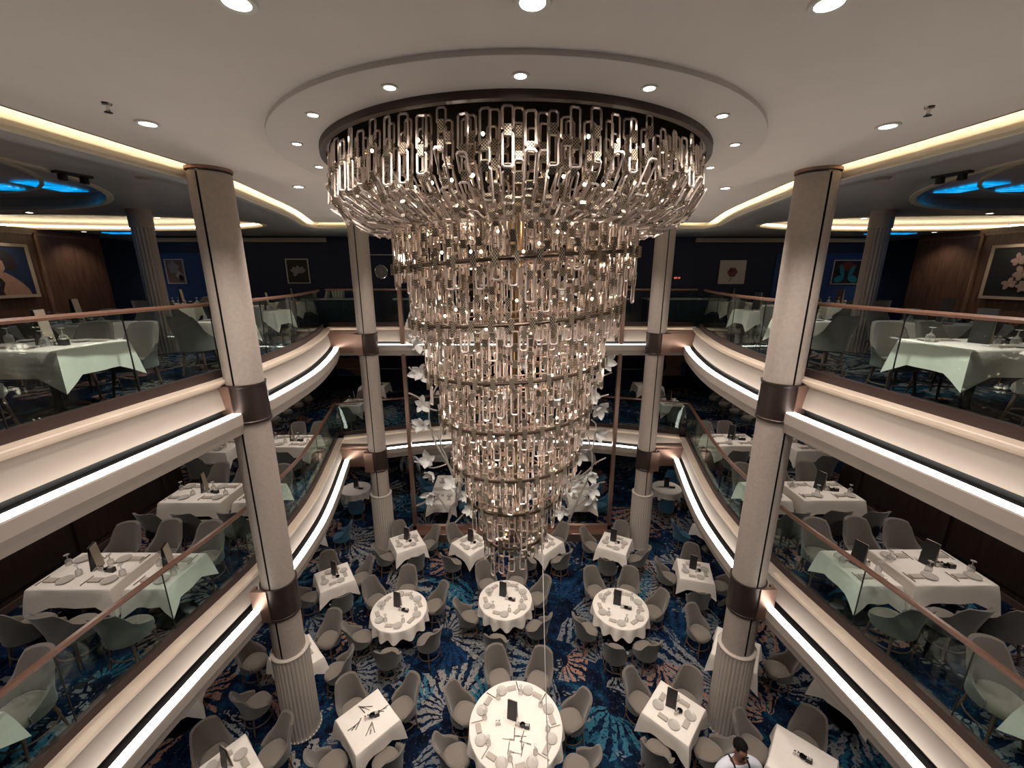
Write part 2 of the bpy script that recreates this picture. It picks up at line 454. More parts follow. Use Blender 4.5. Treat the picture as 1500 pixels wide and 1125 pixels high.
railing(E5B, 1, K5, 'straight glass railing across the rear upper gallery behind the chandelier', 1.24)
railing(E4B, 1, K4, 'bowed glass railing across the rear middle gallery behind the vine screen')
# ------------------------------------------------------------------ atrium ceiling, cove, side ceilings
cove_r = sp2([(3.98, -1), (3.97, 2), (3.93, 3.5), (3.86, 4.6), (3.80, 5.3), (3.79, 6.05), (3.99, 7.34), (4.26, 8.8), (4.72, 10.4)], 6) + [(4.80, 10.72)]
cove = mir(cove_r) + cove_r[::-1]
cn = normals2(cove, -1)
struct('ceiling', MB().poly(cove, ZC, ZC + .035), 'ceiling_paint', 'plain taupe ceiling over the atrium')
struct('ceiling_void', MB().poly([(-13, -1), (13, -1), (13, 21), (-13, 21)], 2.80, 2.84), 'ceiling_paint', 'closed top of the light cove above the ceilings')
tr = empty('trim_20', (0, 0, 0), 0, 'glowing cove running around the atrium ceiling', None, None, 'structure')
MB().sweep(cove, cn, [(-.012, ZC - .004), (.004, ZC - .004), (.004, ZC + .045), (-.012, ZC + .045)], True).build('edge_bead', 'brown_metal', tr)
MB().sweep(cove, cn, [(.19, 2.80), (.19, ZS + .075), (.13, ZS + .06), (.13, ZS + .02), (.145, ZS + .015), (.145, ZS - .012), (.21, ZS - .012), (.21, 2.80)], True).build('cove_wall', 'cove_cream', tr)
MB().sweep(cove, cn, [(-.10, ZC + .045), (-.10, ZC + .07), (-.03, ZC + .07), (-.03, ZC + .045)], True).build('cove_strip', 'led_warm', tr)
OV = {}
def oval(cx, cy, ax, ay, n=64): return [(cx + ax * math.cos(2 * PI * i / n), cy + ay * math.sin(2 * PI * i / n)) for i in range(n)]
def ceiling_with_holes(name, outer, holes, z, m, lab):
    bm = bmesh.new(); ed = []
    for loop in [outer] + holes:
        vs = [bm.verts.new((x, y, z)) for x, y in loop]
        ed += [bm.edges.new((vs[i], vs[(i + 1) % len(vs)])) for i in range(len(vs))]
    bmesh.ops.triangle_fill(bm, use_beauty=True, use_dissolve=False, edges=ed)
    me = bpy.data.meshes.new(name); bm.to_mesh(me); bm.free(); me.materials.append(M[m])
    return tag(place(me, name), lab, None, None, 'structure')
for s, nm in ((-1, 'left'), (1, 'right')):
    outer = [(s * (x + .19), y) for x, y in cove_r] + [(s * 5.0, 14), (s * 13, 14), (s * 13, -1)]
    A = oval(s * 8.6, 4.3, 3.45, 3.6); B = oval(s * 9.6, 10.0, 3.9, 1.5)
    ceiling_with_holes('ceiling_' + nm, outer, [A, B], ZS, 'side_ceiling', 'dark glossy ceiling over the %s upper balcony' % nm)
    for k, (O, zc) in enumerate(((A, ZS + .17), (B, ZS + .16))):
        OC = O + [O[0]]
        on = normals2(O, 1 if True else 1); on = on + [on[0]]
        rec = empty('trim_%d' % (30 + 4 * (s > 0) + 2 * k), (0, 0, 0), 0, ('oval raised recess with pale rim in the %s ceiling' if k == 0 else 'long oval recess with glowing cove in the %s ceiling') % nm, None, None, 'structure')
        MB().poly(O, zc, zc + .02).build('recess_top', 'side_ceiling', rec)
        MB().sweep(OC, on, [(0, ZS), (0, zc), (.02, zc), (.02, ZS)], True, False).build('recess_wall', 'fascia_paint' if k else 'side_ceiling', rec)
        MB().sweep(OC, on, [(-.03, ZS - .012), (-.03, ZS + .03), (.05, ZS + .03), (.05, ZS - .012)], True, False).build('rim', 'cove_cream', rec)
        if k == 0:
            I = oval(s * 8.75, 4.2, 2.95, 3.1); IC = I + [I[0]]; inn = normals2(I, 1); inn += [inn[0]]
            MB().sweep(IC, inn, [(-.02, zc - .03), (-.02, zc), (.03, zc), (.03, zc - .03)], True, False).build('inner_rim', 'cove_cream', rec)
        else:
            MB().sweep(OC, on, [(-.05, ZS + .05), (-.05, ZS + .09), (-.01, ZS + .09), (-.01, ZS + .05)], True, False).build('cove_strip', 'led_oval', rec)
    for k, (x, y, z, sx, sy) in enumerate(((7.85, 6.5, ZS + .165, .5, 1.2), (7.0, 6.85, ZS + .165, .42, .72), (9.9, 8.9, ZS + .155, .9, .5), (8.9, 9.15, ZS + .155, .7, .5), (10.6, 12.2, ZS - .002, 1.2, .35))):
        tag(MB().box((s * x, y, z - .006), (sx, sy, .01)).build('light_panel', 'blue_panel'), ('glowing blue rippled panel in the %s ceiling, ' % nm) + ['outer one in the round recess', 'beside the fluted column', 'outer one in the long recess', 'inner one in the long recess', 'above the wood wall end'][k], 'light panel', 'blue ceiling panels')
struct('ceiling_rear', MB().poly([(-5.0, 10.90), (5.0, 10.90), (5.0, 14), (-5.0, 14)], ZS, ZS + .03), 'side_ceiling', 'dark ceiling over the rear upper gallery')
struct('ceiling_far', MB().poly([(-13.2, 14), (13.2, 14), (13.2, 21), (-13.2, 21)], ZS, ZS + .03), 'side_ceiling', 'dark ceiling of the far upper dining area')
# dropped disc around the chandelier
CHY = 5.25
disc = MB().lathe([(2.5, ZC), (2.5, ZC - .032), (2.495, ZC - .035), (0.01, ZC - .035)], 96, (0, CHY, 0))
struct('ceiling_disc', disc, 'ceiling_paint', 'dropped round ceiling disc around the chandelier', None, True)
# ------------------------------------------------------------------ walls
def panelled_wall(name, lab, x, y0, y1, z0, z1, s, m, widths, base=.1):
    """wall standing on the plane x, facing -s"""
    trim = 'trim_wood' if m == 'wall_wood' else m
    e = empty(name, (0, 0, 0), 0, lab, None, None, 'structure')
    MB().box((x + s * .06, (y0 + y1) / 2, (z0 + z1) / 2), (.12, y1 - y0, z1 - z0)).build('wall_body', m, e)
    y = y0; i = 0
    while y < y1 - .2:
        ww = min(widths[i % len(widths)], y1 - y); i += 1
        MB().box((x - s * .012, y + ww / 2, (z0 + base + .12 + z1 - .16) / 2), (.024, ww - .16, z1 - z0 - base - .28)).build('panel', m, e)
        MB().box((x - s * .02, y + .03, (z0 + z1) / 2), (.05, .07, z1 - z0 - .3)).build('stile', trim, e)
        MB().box((x - s * .02, y + ww / 2, z1 - .14), (.05, ww - .05, .05)).build('moulding', trim, e)
        y += ww
    MB().box((x - s * .015, (y0 + y1) / 2, z0 + base / 2), (.03, y1 - y0, base)).build('baseboard', 'copper_metal' if z0 < -1 else m, e)
    return e
for s, nm in ((-1, 'left'), (1, 'right')):
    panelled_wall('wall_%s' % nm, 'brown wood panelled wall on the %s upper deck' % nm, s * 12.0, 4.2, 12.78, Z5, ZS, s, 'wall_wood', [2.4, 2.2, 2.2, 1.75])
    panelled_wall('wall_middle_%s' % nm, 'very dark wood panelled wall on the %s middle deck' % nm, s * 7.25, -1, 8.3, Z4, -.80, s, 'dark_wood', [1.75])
    struct('wall_return_%s' % nm, MB().box((s * 9.7, 8.25, (Z4 - .8) / 2), (4.8, .1, -.8 - Z4)), 'dark_wood', 'dark end wall behind the %s middle deck panelling' % nm)
    struct('wall_outer_%s' % nm, MB().box((s * 12.95, 10, (Z4 - .8) / 2), (.1, 22, -.8 - Z4)), 'dark_wood', 'dark outer wall of the %s middle deck' % nm)
    struct('wall_far_%s' % nm, MB().box((s * 12.95, 17, (Z5 + ZS) / 2), (.1, 8, ZS - Z5)), 'navy_wall', 'dark side wall of the far %s dining area' % nm)
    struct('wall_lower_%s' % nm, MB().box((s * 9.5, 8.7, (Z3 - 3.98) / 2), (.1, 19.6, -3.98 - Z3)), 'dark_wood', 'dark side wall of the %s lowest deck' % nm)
struct('wall_rear', MB().box((0, 13.3, (Z5 + ZS) / 2), (22.2, .1, ZS - Z5)), 'navy_wall', 'dark navy rear wall of the upper gallery')
for s, nm in ((-1, 'left'), (1, 'right')):
    struct('wall_niche_%s' % nm, MB().box((s * 9.6, 13.235, (Z5 + 1.95) / 2), (2.9, .03, 1.95 - Z5)), 'blue_wall', 'deep blue painted bay of the %s rear wall' % nm)
    struct('trim_%d' % (40 + (s > 0)), MB().box((s * 8.3, 13.2, 2.33), (5.4, .08, .12)), 'soffit_paint', 'pale soffit band over the %s rear wall' % nm)
struct('wall_far', MB().box((0, 20.6, (Z5 + ZS) / 2), (26, .1, ZS - Z5)), 'blue_wall', 'blue wall of the far upper dining area')
struct('wall_middle_rear', MB().box((0, 17.0, (Z4 - .8) / 2), (26, .1, -.8 - Z4)), 'navy_wall', 'dark rear wall of the middle deck')
struct('wall_lower_rear', MB().box((0, 18.2, (Z3 - 3.98) / 2), (26, .1, -3.98 - Z3)), 'navy_wall', 'dark rear wall of the lowest deck')
# ------------------------------------------------------------------ columns
def column(x, y, lab):
    e = empty('column', (x, y, Z3), 0, lab, None, None, 'structure')
    R = .236; g = .055
    def half(a0):          # two half shells with an open seam facing fore and aft
        pr = [(R - .03, ZC - Z3), (R - .015, ZC - Z3 - .1), (R, ZC - Z3 - .1), (R, 0)]
        return MB().lathe([(R, ZC - Z3 - .06), (R, .0)], 24, (0, 0, 0), a0 + g, a0 + PI - g)
    half(-PI / 2).build('shell', 'column_skin', e, True); half(PI / 2).build('shell', 'column_skin', e, True)
    MB().lathe([(R - .018, ZC - Z3), (R - .018, 0)], 24).build('core', 'dark_metal', e, True)
    MB().lathe([(R - .02, ZC - Z3), (R + .012, ZC - Z3), (R + .012, ZC - Z3 - .035), (R - .02, ZC - Z3 - .04)], 32).build('cap_ring', 'copper_metal', e, True)
    sx = 1 if x > 0 else -1
    for zt, zb in ((-.13, -.66), (-3.34, -3.90)):
        b = MB().lathe([(R, zt - Z3 + .01), (R + .028, zt - Z3 + .01), (R + .028, zt - Z3 - .02), (R + .02, zt - Z3 - .03), (R + .02, zb - Z3 + .03), (R + .028, zb - Z3 + .02), (R + .028, zb - Z3 - .01), (R, zb - Z3 - .01)], 32).build('collar', 'brown_metal', e, True)
        MB().box((sx * .17, -.24, (zt + zb) / 2 - Z3), (.24, .06, zt - zb)).build('bracket', 'copper_metal', e)
        MB().box((sx * .26, -.20, (zt + zb) / 2 - Z3 + .06), (.05, .10, zt - zb - .1)).build('bracket', 'copper_metal', e)
    # fluted sleeve on the lowest deck
    H = 1.72; n = 30; vs = []; fs = []
    prof = []
    m = n * 6
    for i in range(m):
        a = 2 * PI * i / m; ph = (i % 6) / 6
        d = (0, .0, -.012, -.017, -.012, 0)[i % 6]
        for z in (0, .05, H - .06, H): 
            vs.append(((R + .05 + (d if .04 < z < H - .05 else 0)) * math.cos(a), (R + .05 + (d if .04 < z < H - .05 else 0)) * math.sin(a), z))
    for i in range(m):
        j = (i + 1) % m
        for k in range(3): fs.append((i * 4 + k, j * 4 + k, j * 4 + k + 1, i * 4 + k + 1))
    MB().add(vs, fs).build('fluted_sleeve', 'flute_white', e)
    MB().lathe([(R + .055, H - .01), (R + .058, H + .015), (R + .045, H + .025), (R - .01, H + .02)], 40).build('sleeve_rim', 'flute_white', e, True)
    MB().lathe([(R + .05, .03), (R + .075, .03), (R + .075, 0), (R + .05, 0)], 40).build('foot_ring', 'chrome', e, True)
    dots = MB()
    for i in range(30):
        a = 2 * PI * (i + .5) / 30; dots.lathe([(.001, .018), (.010, .012), (.012, 0)], 6, ((R + .062) * math.cos(a), (R + .062) * math.sin(a), .03))
    tag(dots.build('stud_row', 'white_plastic', e), kind='stuff')
column(-3.715, 5.53, 'tall round stone-clad column at near left with fluted foot')
column(3.715, 5.53, 'tall round stone-clad column at near right with fluted foot')
column(-3.715, 10.57, 'tall round stone-clad column at far left with fluted foot')
column(3.715, 10.57, 'tall round stone-clad column at far right with fluted foot')
for s, nm in ((-1, 'left'), (1, 'right')):
    struct('trim_%d' % (50 + (s > 0)), MB().box((s * 4.42, 10.66, -.40), (1.0, .12, .52)).box((s * 4.42, 10.72, -.12), (1.0, .2, .06)), 'copper_metal', 'brown metal tie beam from far %s column to the upper balcony' % nm)
    struct('trim_%d' % (52 + (s > 0)), MB().box((s * 4.46, 10.72, -3.66), (1.05, .12, .5)).box((s * 4.46, 10.78, -3.33), (1.05, .2, .06)), 'copper_metal', 'brown metal tie beam from far %s column to the middle balcony' % nm)
    # slim fluted column on the upper deck
    x, y = s * 6.72, 8.0
    e = empty('column', (x, y, Z5), 0, 'slim fluted grey column standing on the %s upper deck' % nm, None, None, 'structure')
    n = 18; m = n * 4; vs = []; fs = []
    for i in range(m):
        a = 2 * PI * i / m; r = .165 - (0, .012, .018, .012)[i % 4]
        vs += [(r * math.cos(a), r * math.sin(a), 0), (r * math.cos(a), r * math.sin(a), 2.28)]
    for i in range(m):
        j = (i + 1) % m; fs.append((2 * i, 2 * j, 2 * j + 1, 2 * i + 1))
    MB().add(vs, fs).build('shaft', 'column_skin', e)
    MB().lathe([(.15, 2.28), (.185, 2.28), (.18, 2.31), (.18, ZS - Z5), (.15, ZS - Z5)], 28).build('capital', 'column_skin', e, True)
# ------------------------------------------------------------------ ceiling lamps
dl_ring = MB().lathe([(.062, .004), (.062, -.012), (.085, -.014), (.092, -.004), (.092, .004)], 24).mesh('trim_ring', 'white_plastic', True)
dl_lens = MB().lathe([(.001, -.004), (.062, -.004)], 20).mesh('lens', 'lens_glow')
def downlight(loc, energy, label, group, scale=1.0, spot=2.3, color=NEUT):
    e = empty('downlight', loc, 0, label, 'ceiling light', group)
    e.scale = (scale,) * 3
    place(dl_ring, 'trim_ring', e); place(dl_lens, 'lens', e)
    light('SPOT', (0, 0, -.03), energy, color, .06, e, (0, 0, 0), spot, .7)
    return e
CLK = ['far side', 'far right', 'right side', 'near right', 'near side', 'near left', 'left side', 'far left']
for i in range(16):
    a = PI / 2 - i * 2 * PI / 16
    names = ['far', 'far, just right', 'far right', 'right, beyond the middle', 'right', 'right, before the middle', 'near right', 'near, just right', 'near', 'near, just left', 'near left', 'left, before the middle', 'left', 'left, beyond the middle', 'far left', 'far, just left']
    downlight((2.26 * math.cos(a), CHY + 2.26 * math.sin(a), ZC - .036), 85, 'small downlight in the disc around the chandelier, ' + names[i], 'downlights ringing the chandelier', .62, 2.0)
for x, y, n in ((-1.35, 2.34, 'left of the three at the top edge'), (.04, 2.33, 'middle of the three at the top edge'), (1.44, 2.33, 'right of the three at the top edge'), (-3.13, 3.96, 'left, near the cove before the near column'), (3.19, 3.98, 'right, near the cove before the near column'), (-3.12, 6.53, 'left, beyond the near column'), (3.11, 6.59, 'right, beyond the near column'), (-2.2, 9.2, 'left, behind the chandelier'), (2.2, 9.2, 'right, behind the chandelier')):
    downlight((x, y, ZC), 190, 'large downlight in atrium ceiling, ' + n, 'large ceiling downlights', 1.0, 2.1)
for s, nm in ((-1, 'left'), (1, 'right')):
    for k, (x, y) in enumerate(((5.0, 4.3), (5.0, 7.4), (7.2, 9.0), (9.0, 8.3))):
        downlight((s * x, y, ZS if k < 3 else ZS), 16, 'downlight in the dark %s ceiling, %s' % (nm, ['near the cove', 'beyond the near column', 'beside the fluted column', 'between the two ovals'][k]), 'side ceiling downlights', .8, 2.4)
    for k, (x, y) in enumerate(((5.7, 2.6), (5.8, 4.7), (5.8, 6.8), (5.6, 9.4), (8.5, 11.5))):
        downlight((s * x, y, -.80), 44, 'downlight under the %s upper balcony, %s' % (nm, ['first from the camera', 'second from the camera', 'third from the camera', 'fourth from the camera', 'farthest from the camera'][k]), 'downlights under the upper balcony', .8, 2.4)
    for k, (x, y) in enumerate(((5.6, 4.2), (5.7, 6.6), (5.6, 9.4), (6.2, 12.8))):
        downlight((s * x, y, -3.98), 30, 'downlight under the %s middle balcony, %s' % (nm, ['first from the camera', 'second from the camera', 'third from the camera', 'farthest from the camera'][k]), 'downlights under the middle balcony', .8, 2.4)
for k, (x, y, z, n) in enumerate(((-2.2, 13.4, -.8, 'rear upper gallery, left'), (2.2, 13.4, -.8, 'rear upper gallery, right'), (-5.0, 13.2, -.8, 'rear upper gallery, far left'), (5.0, 13.2, -.8, 'rear upper gallery, far right'), (-2.4, 13.6, -3.98, 'rear middle gallery, left'), (2.4, 13.6, -3.98, 'rear middle gallery, right'), (0, 15.4, -3.98, 'rear middle gallery, centre'))):
    downlight((x, y, z), 24, 'downlight under the ' + n, 'downlights under the rear galleries', .8, 2.4)
for s, nm in ((-1, 'left'), (1, 'right')):
    downlight((s * 11.3, 16.3, ZS), 30, 'downlight over the far %s dining area' % nm, 'far dining downlights', .8, 2.4, (.7, .9, 1.0))
    for k, y in enumerate((8.2, 10.0, 11.8)):  # extra lamps added only to brighten the wood walls
        downlight((s * 11.45, y, ZS), 34, 'added fill light brightening the %s wood wall, %s of three' % (nm, ['nearest', 'middle', 'farthest'][k]), 'added wall fill lights', .8, 2.2, WARM)
    # small ceiling fittings
    p = at_z(158 if s < 0 else 1360, 160 if s < 0 else 165, ZC - .04)
    e = empty('sprinkler', (p.x, p.y, ZC), 0, 'small chrome fire sprinkler on the %s of the atrium ceiling' % nm, 'sprinkler')
    MB().lathe([(.001, 0), (.035, 0), (.03, -.012), (.012, -.016), (.010, -.05), (.001, -.05)], 14).build('body', 'chrome', e, True)
    MB().lathe([(.001, -.066), (.026, -.064), (.026, -.060), (.001, -.060)], 14).tube([(.011, 0, -.045), (.016, 0, -.055), (.004, 0, -.064)], .004, 5).tube([(-.011, 0, -.045), (-.016, 0, -.055), (-.004, 0, -.064)], .004, 5).build('deflector', 'dark_metal', e)
    p = at_z(212 if s < 0 else 1293, 261, ZS)
    e = empty('smoke_detector', (p.x, p.y, ZS), 0, 'round flat smoke detector on the dark %s ceiling' % nm, 'smoke detector')
    MB().lathe([(.07, 0), (.072, -.012), (.06, -.025), (.001, -.03)], 20).build('cover', 'soffit_paint', e, True); MB().lathe([(.085, 0), (.085, -.008), (.07, -.01)], 20).build('base', 'soffit_paint', e, True)
    p = at_z(106 if s < 0 else 1395, 254, ZS)
    e = empty('spotlight', (p.x, p.y, ZS), .3 * s, 'black double spotlight on the dark %s ceiling by the oval rim' % nm, 'spotlight')
    MB().box((0, 0, -.012), (.10, .34, .024)).build('mount', 'black', e)
    for q in (-.1, .1):
        MB().lathe([(.001, -.02), (.04, -.02), (.045, -.09), (.036, -.09), (.034, -.08), (.001, -.08)], 14, (0, q, 0)).build('lamp_head', 'black', e, True)
# ------------------------------------------------------------------ chandelier
ch = empty('chandelier', (0, CHY, ZC - .035), 0, 'huge tiered chandelier of glass chain links tapering down the atrium', 'chandelier')
def clocal(z): return z - (ZC - .035)
def cb(mb, n, m, sm=False): return mb.build(n, m, ch, sm)
cb(MB().lathe([(2.015, 0), (2.07, 0), (2.07, -.055), (2.015, -.055)], 96), 'canopy_ring', 'ring_dark')
cb(MB().lathe([(1.98, -.012), (.05, -.012)], 64), 'canopy_plate', 'canopy_dark')
cb(MB().lathe([(.075, 0), (.075, clocal(1.9)), (.055, clocal(1.9)), (.055, clocal(-.4)), (.038, clocal(-.4)), (.038, clocal(-2.35)), (.001, clocal(-2.38))], 16), 'pole', 'dark_gold', True)
cb(MB().lathe([(.095, clocal(1.93)), (.10, clocal(1.9)), (.10, clocal(1.2)), (.06, clocal(1.15))], 20), 'pole_sleeve', 'gold', True)
def link_geom(w, h, b):
    """rectangular ring with cut corners in the XZ plane"""
    c = .018; vs = []; fs = []
    def loop(w, h, c): return [(w - c, -h), (w, -h + c), (w, h - c), (w - c, h), (-w + c, h), (-w, h - c), (-w, -h + c), (-w + c, -h)]
    mid = loop(w / 2 - b / 2, h / 2 - b / 2, c * .8); outr = loop(w / 2, h / 2, c); inn = loop(w / 2 - b, h / 2 - b, c * .5)
    for i in range(8): vs += [(outr[i][0], 0, outr[i][1]), (mid[i][0], -b / 2, mid[i][1]), (inn[i][0], 0, inn[i][1]), (mid[i][0], b / 2, mid[i][1])]
    for i in range(8):
        j = (i + 1) % 8
        for k in range(4):
            l = (k + 1) % 4; fs.append((i * 4 + k, i * 4 + l, j * 4 + l, j * 4 + k))
    return vs, fs
LG = [link_geom(.094, .245, .019), link_geom(.094, .165, .019), link_geom(.080, .125, .017)]
LM = [MB().add(*g).mesh('link', 'crystal') for g in LG]
KG = MB().box((0, 0, 0), (.050, .034, .075)).add([], [])
KM = KG.mesh('connector', 'checker_gold')
links, conns = [], []
rng = random.Random(5)
def strand(a, path, top_skip=0.0, dens=1.0):
    """links one below the other along path [(r, z)], at azimuth a"""
    segs = []; L = 0
    for p, q in zip(path[:-1], path[1:]):
        l = math.hypot(q[0] - p[0], q[1] - p[1]); segs.append((L, l, p, q)); L += l
    def at(d):
        for s0, l, p, q in segs:
            if d <= s0 + l or (s0, l, p, q) == segs[-1]:
                t = (d - s0) / l; return p[0] + (q[0] - p[0]) * t, p[1] + (q[1] - p[1]) * t, math.atan2(-(q[0] - p[0]), -(q[1] - p[1]))
    d = top_skip
    k0 = rng.choice([0, 0, 1]) if dens > .5 else 1
    while d < L - .06:
        k = rng.choice([0, 0, 1, 1, 2]) if dens > .5 else rng.choice([1, 2])
        h = (.245, .165, .125)[k]
        r, z, tilt = at(d + h / 2)
        twist = rng.uniform(-.25, .25)
        Rm = Matrix.Translation((r * math.cos(a), r * math.sin(a), clocal(z))) @ Matrix.Rotation(a - PI / 2, 4, 'Z') @ Matrix.Rotation(-tilt, 4, 'X') @ Matrix.Rotation(twist, 4, 'Z')
        links.append((Rm, k))
        r2, z2, t2 = at(d + h + .004)
        Rc = Matrix.Translation((r2 * math.cos(a), r2 * math.sin(a), clocal(z2))) @ Matrix.Rotation(a - PI / 2, 4, 'Z') @ Matrix.Rotation(-t2, 4, 'X')
        if d + h < L: conns.append(Rc)
        d += h + .008
drum = [(1.985, 2.46), (2.02, 2.08), (1.92, 1.90), (1.70, 1.775), (1.55, 1.76)]
for lay, (dr, n) in enumerate(((0, 78), (.13, 66), (.30, 52), (.50, 40))):
    for i in range(n):
        strand(2 * PI * (i + .5 * lay) / n, [(r - dr * (1 if j < 4 else .3), z + (0 if j < 2 else .035 * lay)) for j, (r, z) in enumerate(drum)], rng.uniform(-.02, .06))
TIERS = [(1.42, 2.00, 1.20, 1.45), (1.27, 1.42, .60, .84), (1.12, .80, -.02, .22), (.97, .20, -.64, -.40), (.84, -.42, -1.30, -1.05), (.65, -1.08, -1.90, -1.62), (.43, -1.66, -2.62, -2.27)]
for ti, (r, zt, zb, zh) in enumerate(TIERS):
    for lay in (0, 1, 2):
        rr = r - .10 * lay; n = max(8, int(2 * PI * rr / (.150 if lay == 0 else .27)))
        if lay == 2 and ti > 1: continue
        for i in range(n):
            a = 2 * PI * (i + .37 * lay + .2 * ti) / n
            bot = zb + rng.choice([-.08, 0, 0, .1, .2]) + .12 * lay
            strand(a, [(rr, zt + rng.uniform(-.05, .05)), (rr, bot)])
    # tilted hoop carrying the tier
    tl = .07; pts = [(r * math.cos(2 * PI * i / 72), r * math.sin(2 * PI * i / 72), clocal(zh) + tl * r * math.cos(2 * PI * i / 72)) for i in range(72)]
    pts = [(p[0] * 1.012, p[1] * 1.012, p[2]) for p in pts]
    hp = cb(MB().tube(pts, .020, 8, False, True), 'hoop', 'hoop_bronze', True)
    pts = [(p[0] * .84, p[1] * .84, p[2] + .03) for p in pts]
    cb(MB().tube(pts, .011, 5, False, True), 'hoop', 'copper_metal', True)
    sp = MB()
    for k in range(6):
        a = PI * k / 3 + .3 * ti; sp.tube([(.04 * math.cos(a), .04 * math.sin(a), clocal(zh)), (r * math.cos(a), r * math.sin(a), clocal(zh) + tl * r * math.cos(a))], .009, 5)
    cb(sp, 'spokes', 'copper_metal')
    n = int(2 * PI * r / .19)
    for i in range(n):
        a = 2 * PI * (i + .5) / n
        conns.append(Matrix.Translation(((r * 1.012 + .014) * math.cos(a), (r * 1.012 + .014) * math.sin(a), clocal(zh) + tl * r * math.cos(a))) @ Matrix.Rotation(a - PI / 2, 4, 'Z') @ Matrix.Scale(1.5, 4, (0, 0, 1)))
camp = Vector((CX, -CHY, EYE - (ZC - .035)))
def split300(items, key, single, joined_name, geom, mt):
    items = sorted(items, key=key)
    for it in items[:300]: single(it)
    vs, fs = [], []
    for it in items[300:]:
        Mx, g = geom(it); o = len(vs)
        vs += [tuple(Mx @ Vector(p)) for p in g[0]]; fs += [tuple(i + o for i in f) for f in g[1]]
    b = MB(); b.v = vs; b.f = fs
    tag(b.build(joined_name, mt, ch), kind='stuff')
def one_link(it):
    o = place(LM[it[1]], 'link', ch); o.matrix_local = it[0]
def one_con(it):
    o = place(KM, 'connector', ch); o.matrix_local = it
split300(links, lambda it: (it[0].translation - camp).length, one_link, 'chain_links', lambda it: (it[0], LG[it[1]]), 'crystal')
split300(conns, lambda it: (it.translation - camp).length, one_con, 'chain_connectors', lambda it: (it, (KG.v, KG.f)), 'checker_gold')
bl = MB()
def bulb(x, y, z):
    bl.lathe([(.001, .016), (.011, .009), (.014, 0), (.009, -.010), (.001, -.014)], 7, (x, y, z))
for i in range(44):
    a = 2 * PI * i / 44; bulb(1.86 * math.cos(a), 1.86 * math.sin(a), clocal(2.30))
for i in range(60):
    a = 2 * PI * i / 60; bulb(1.72 * math.cos(a), 1.72 * math.sin(a), clocal(2.02 + rng.uniform(-.05, .05)))
for ti, (r, zt, zb, zh) in enumerate(TIERS):
    n = int(2 * PI * r / (.16 if ti == 0 else .30))
    for i in range(n):
        a = 2 * PI * (i + rng.random()) / n; bulb((r - .05) * math.cos(a), (r - .05) * math.sin(a), clocal(zh + rng.choice([-.06, .05, .12, .22])))
tag(bl.build('bulbs', 'bulb_glow', ch), kind='stuff')
for zl, rl, en in ((2.1, 1.2, 7), (1.5, .8, 5), (.9, .7, 3.6), (.2, .6, 3.2), (-.5, .5, 3), (-1.3, .35, 2.4), (-2.0, .22, 1.6)):
    for k in range(3):
        a = 2 * PI * k / 3 + zl
        light('POINT', (rl * math.cos(a), rl * math.sin(a), clocal(zl)), en, WARM, .08, ch, None, name='bulb_light')
# hanging white cord below the chandelier
tag(MB().tube([(.34, 5.02, -1.35), (.36, 4.98, -1.75), (.42, 4.62, -3.9), (.50, 4.15, -6.39)], .0065, 6).build('cord', 'cord_white'), 'thin white cord running from the chandelier tip down to the floor', 'cord')
a_, b_ = at_y(468, 540, 10.62), at_y(1032, 541, 10.62)
tag(MB().tube([a_, b_], .005, 5).build('cable', 'dark_metal'), 'thin taut wire strung across between the two far columns', 'wire')
# ------------------------------------------------------------------ vine screen behind the chandelier
VY = 11.02
vs_ = empty('vine_screen', (0, VY, Z3), 0, 'tall metal framed screen of silver vines and flowers behind the chandelier', 'sculpture')
def vb(mb, n, m, sm=False, par=vs_): return mb.build(n, m, par, sm)
for x in (-2.93, 2.93): vb(MB().box((x, 0, (ZS - Z3) / 2 + .1), (.10, .12, ZS - Z3 - .2)), 'post', 'copper_metal')
vb(MB().box((0, 0, .32), (5.96, .12, .14)), 'bottom_beam', 'copper_metal'); vb(MB().box((0, 0, ZS - Z3 - .07), (5.96, .12, .14)), 'top_beam', 'copper_metal')
pl = vb(MB().box((0, -.05, .125), (6.1, .5, .25)), 'plinth', 'copper_metal')
for i in range(9):
    MB().lathe([(.001, .006), (.02, .004), (.022, 0)], 8, (0, 0, 0)).build('plinth_light', 'lens_glow', pl).location = (-2.8 + .7 * i, -.27, .2)
    pl.children[-1].rotation_euler = (PI / 2, 0, 0)
def sv(px, py):
    p = at_y(px, py, VY); return Vector((p.x, rng.uniform(-.06, .06), p.z - Z3))
def vine(pts, r=.028, smooth=5):
    q = spline(pts, smooth); vb(MB().tube(q, [r * (1 - .35 * i / len(q)) for i in range(len(q))], 6), 'vine', 'vine_silver', True)
vine([sv(*p) for p in ((657, 768), (659, 748), (671, 730), (675, 718), (671, 700), (658, 684), (653, 669), (646, 655), (645, 630), (647, 612), (655, 590))], .03)
vine([sv(*p) for p in ((651, 655), (668, 648), (690, 640))]); vine([sv(*p) for p in ((664, 690), (672, 672), (690, 655))])
vine([sv(*p) for p in ((675, 712), (690, 702))]); vine([sv(*p) for p in ((665, 766), (682, 750), (688, 735), (705, 733))])
vine([sv(*p) for p in ((607, 676), (620, 680), (632, 686), (645, 682), (655, 680))]); vine([sv(*p) for p in ((610, 742), (622, 736), (630, 726), (645, 732), (656, 748))])
vine([sv(*p) for p in ((603, 619), (612, 627), (625, 626), (636, 632), (646, 648))]); vine([sv(*p) for p in ((599, 575), (612, 583), (628, 597), (640, 602))])
vine([sv(*p) for p in ((598, 538), (607, 546), (616, 553), (634, 556))]); vine([sv(*p) for p in ((594, 500), (612, 508), (630, 515))])
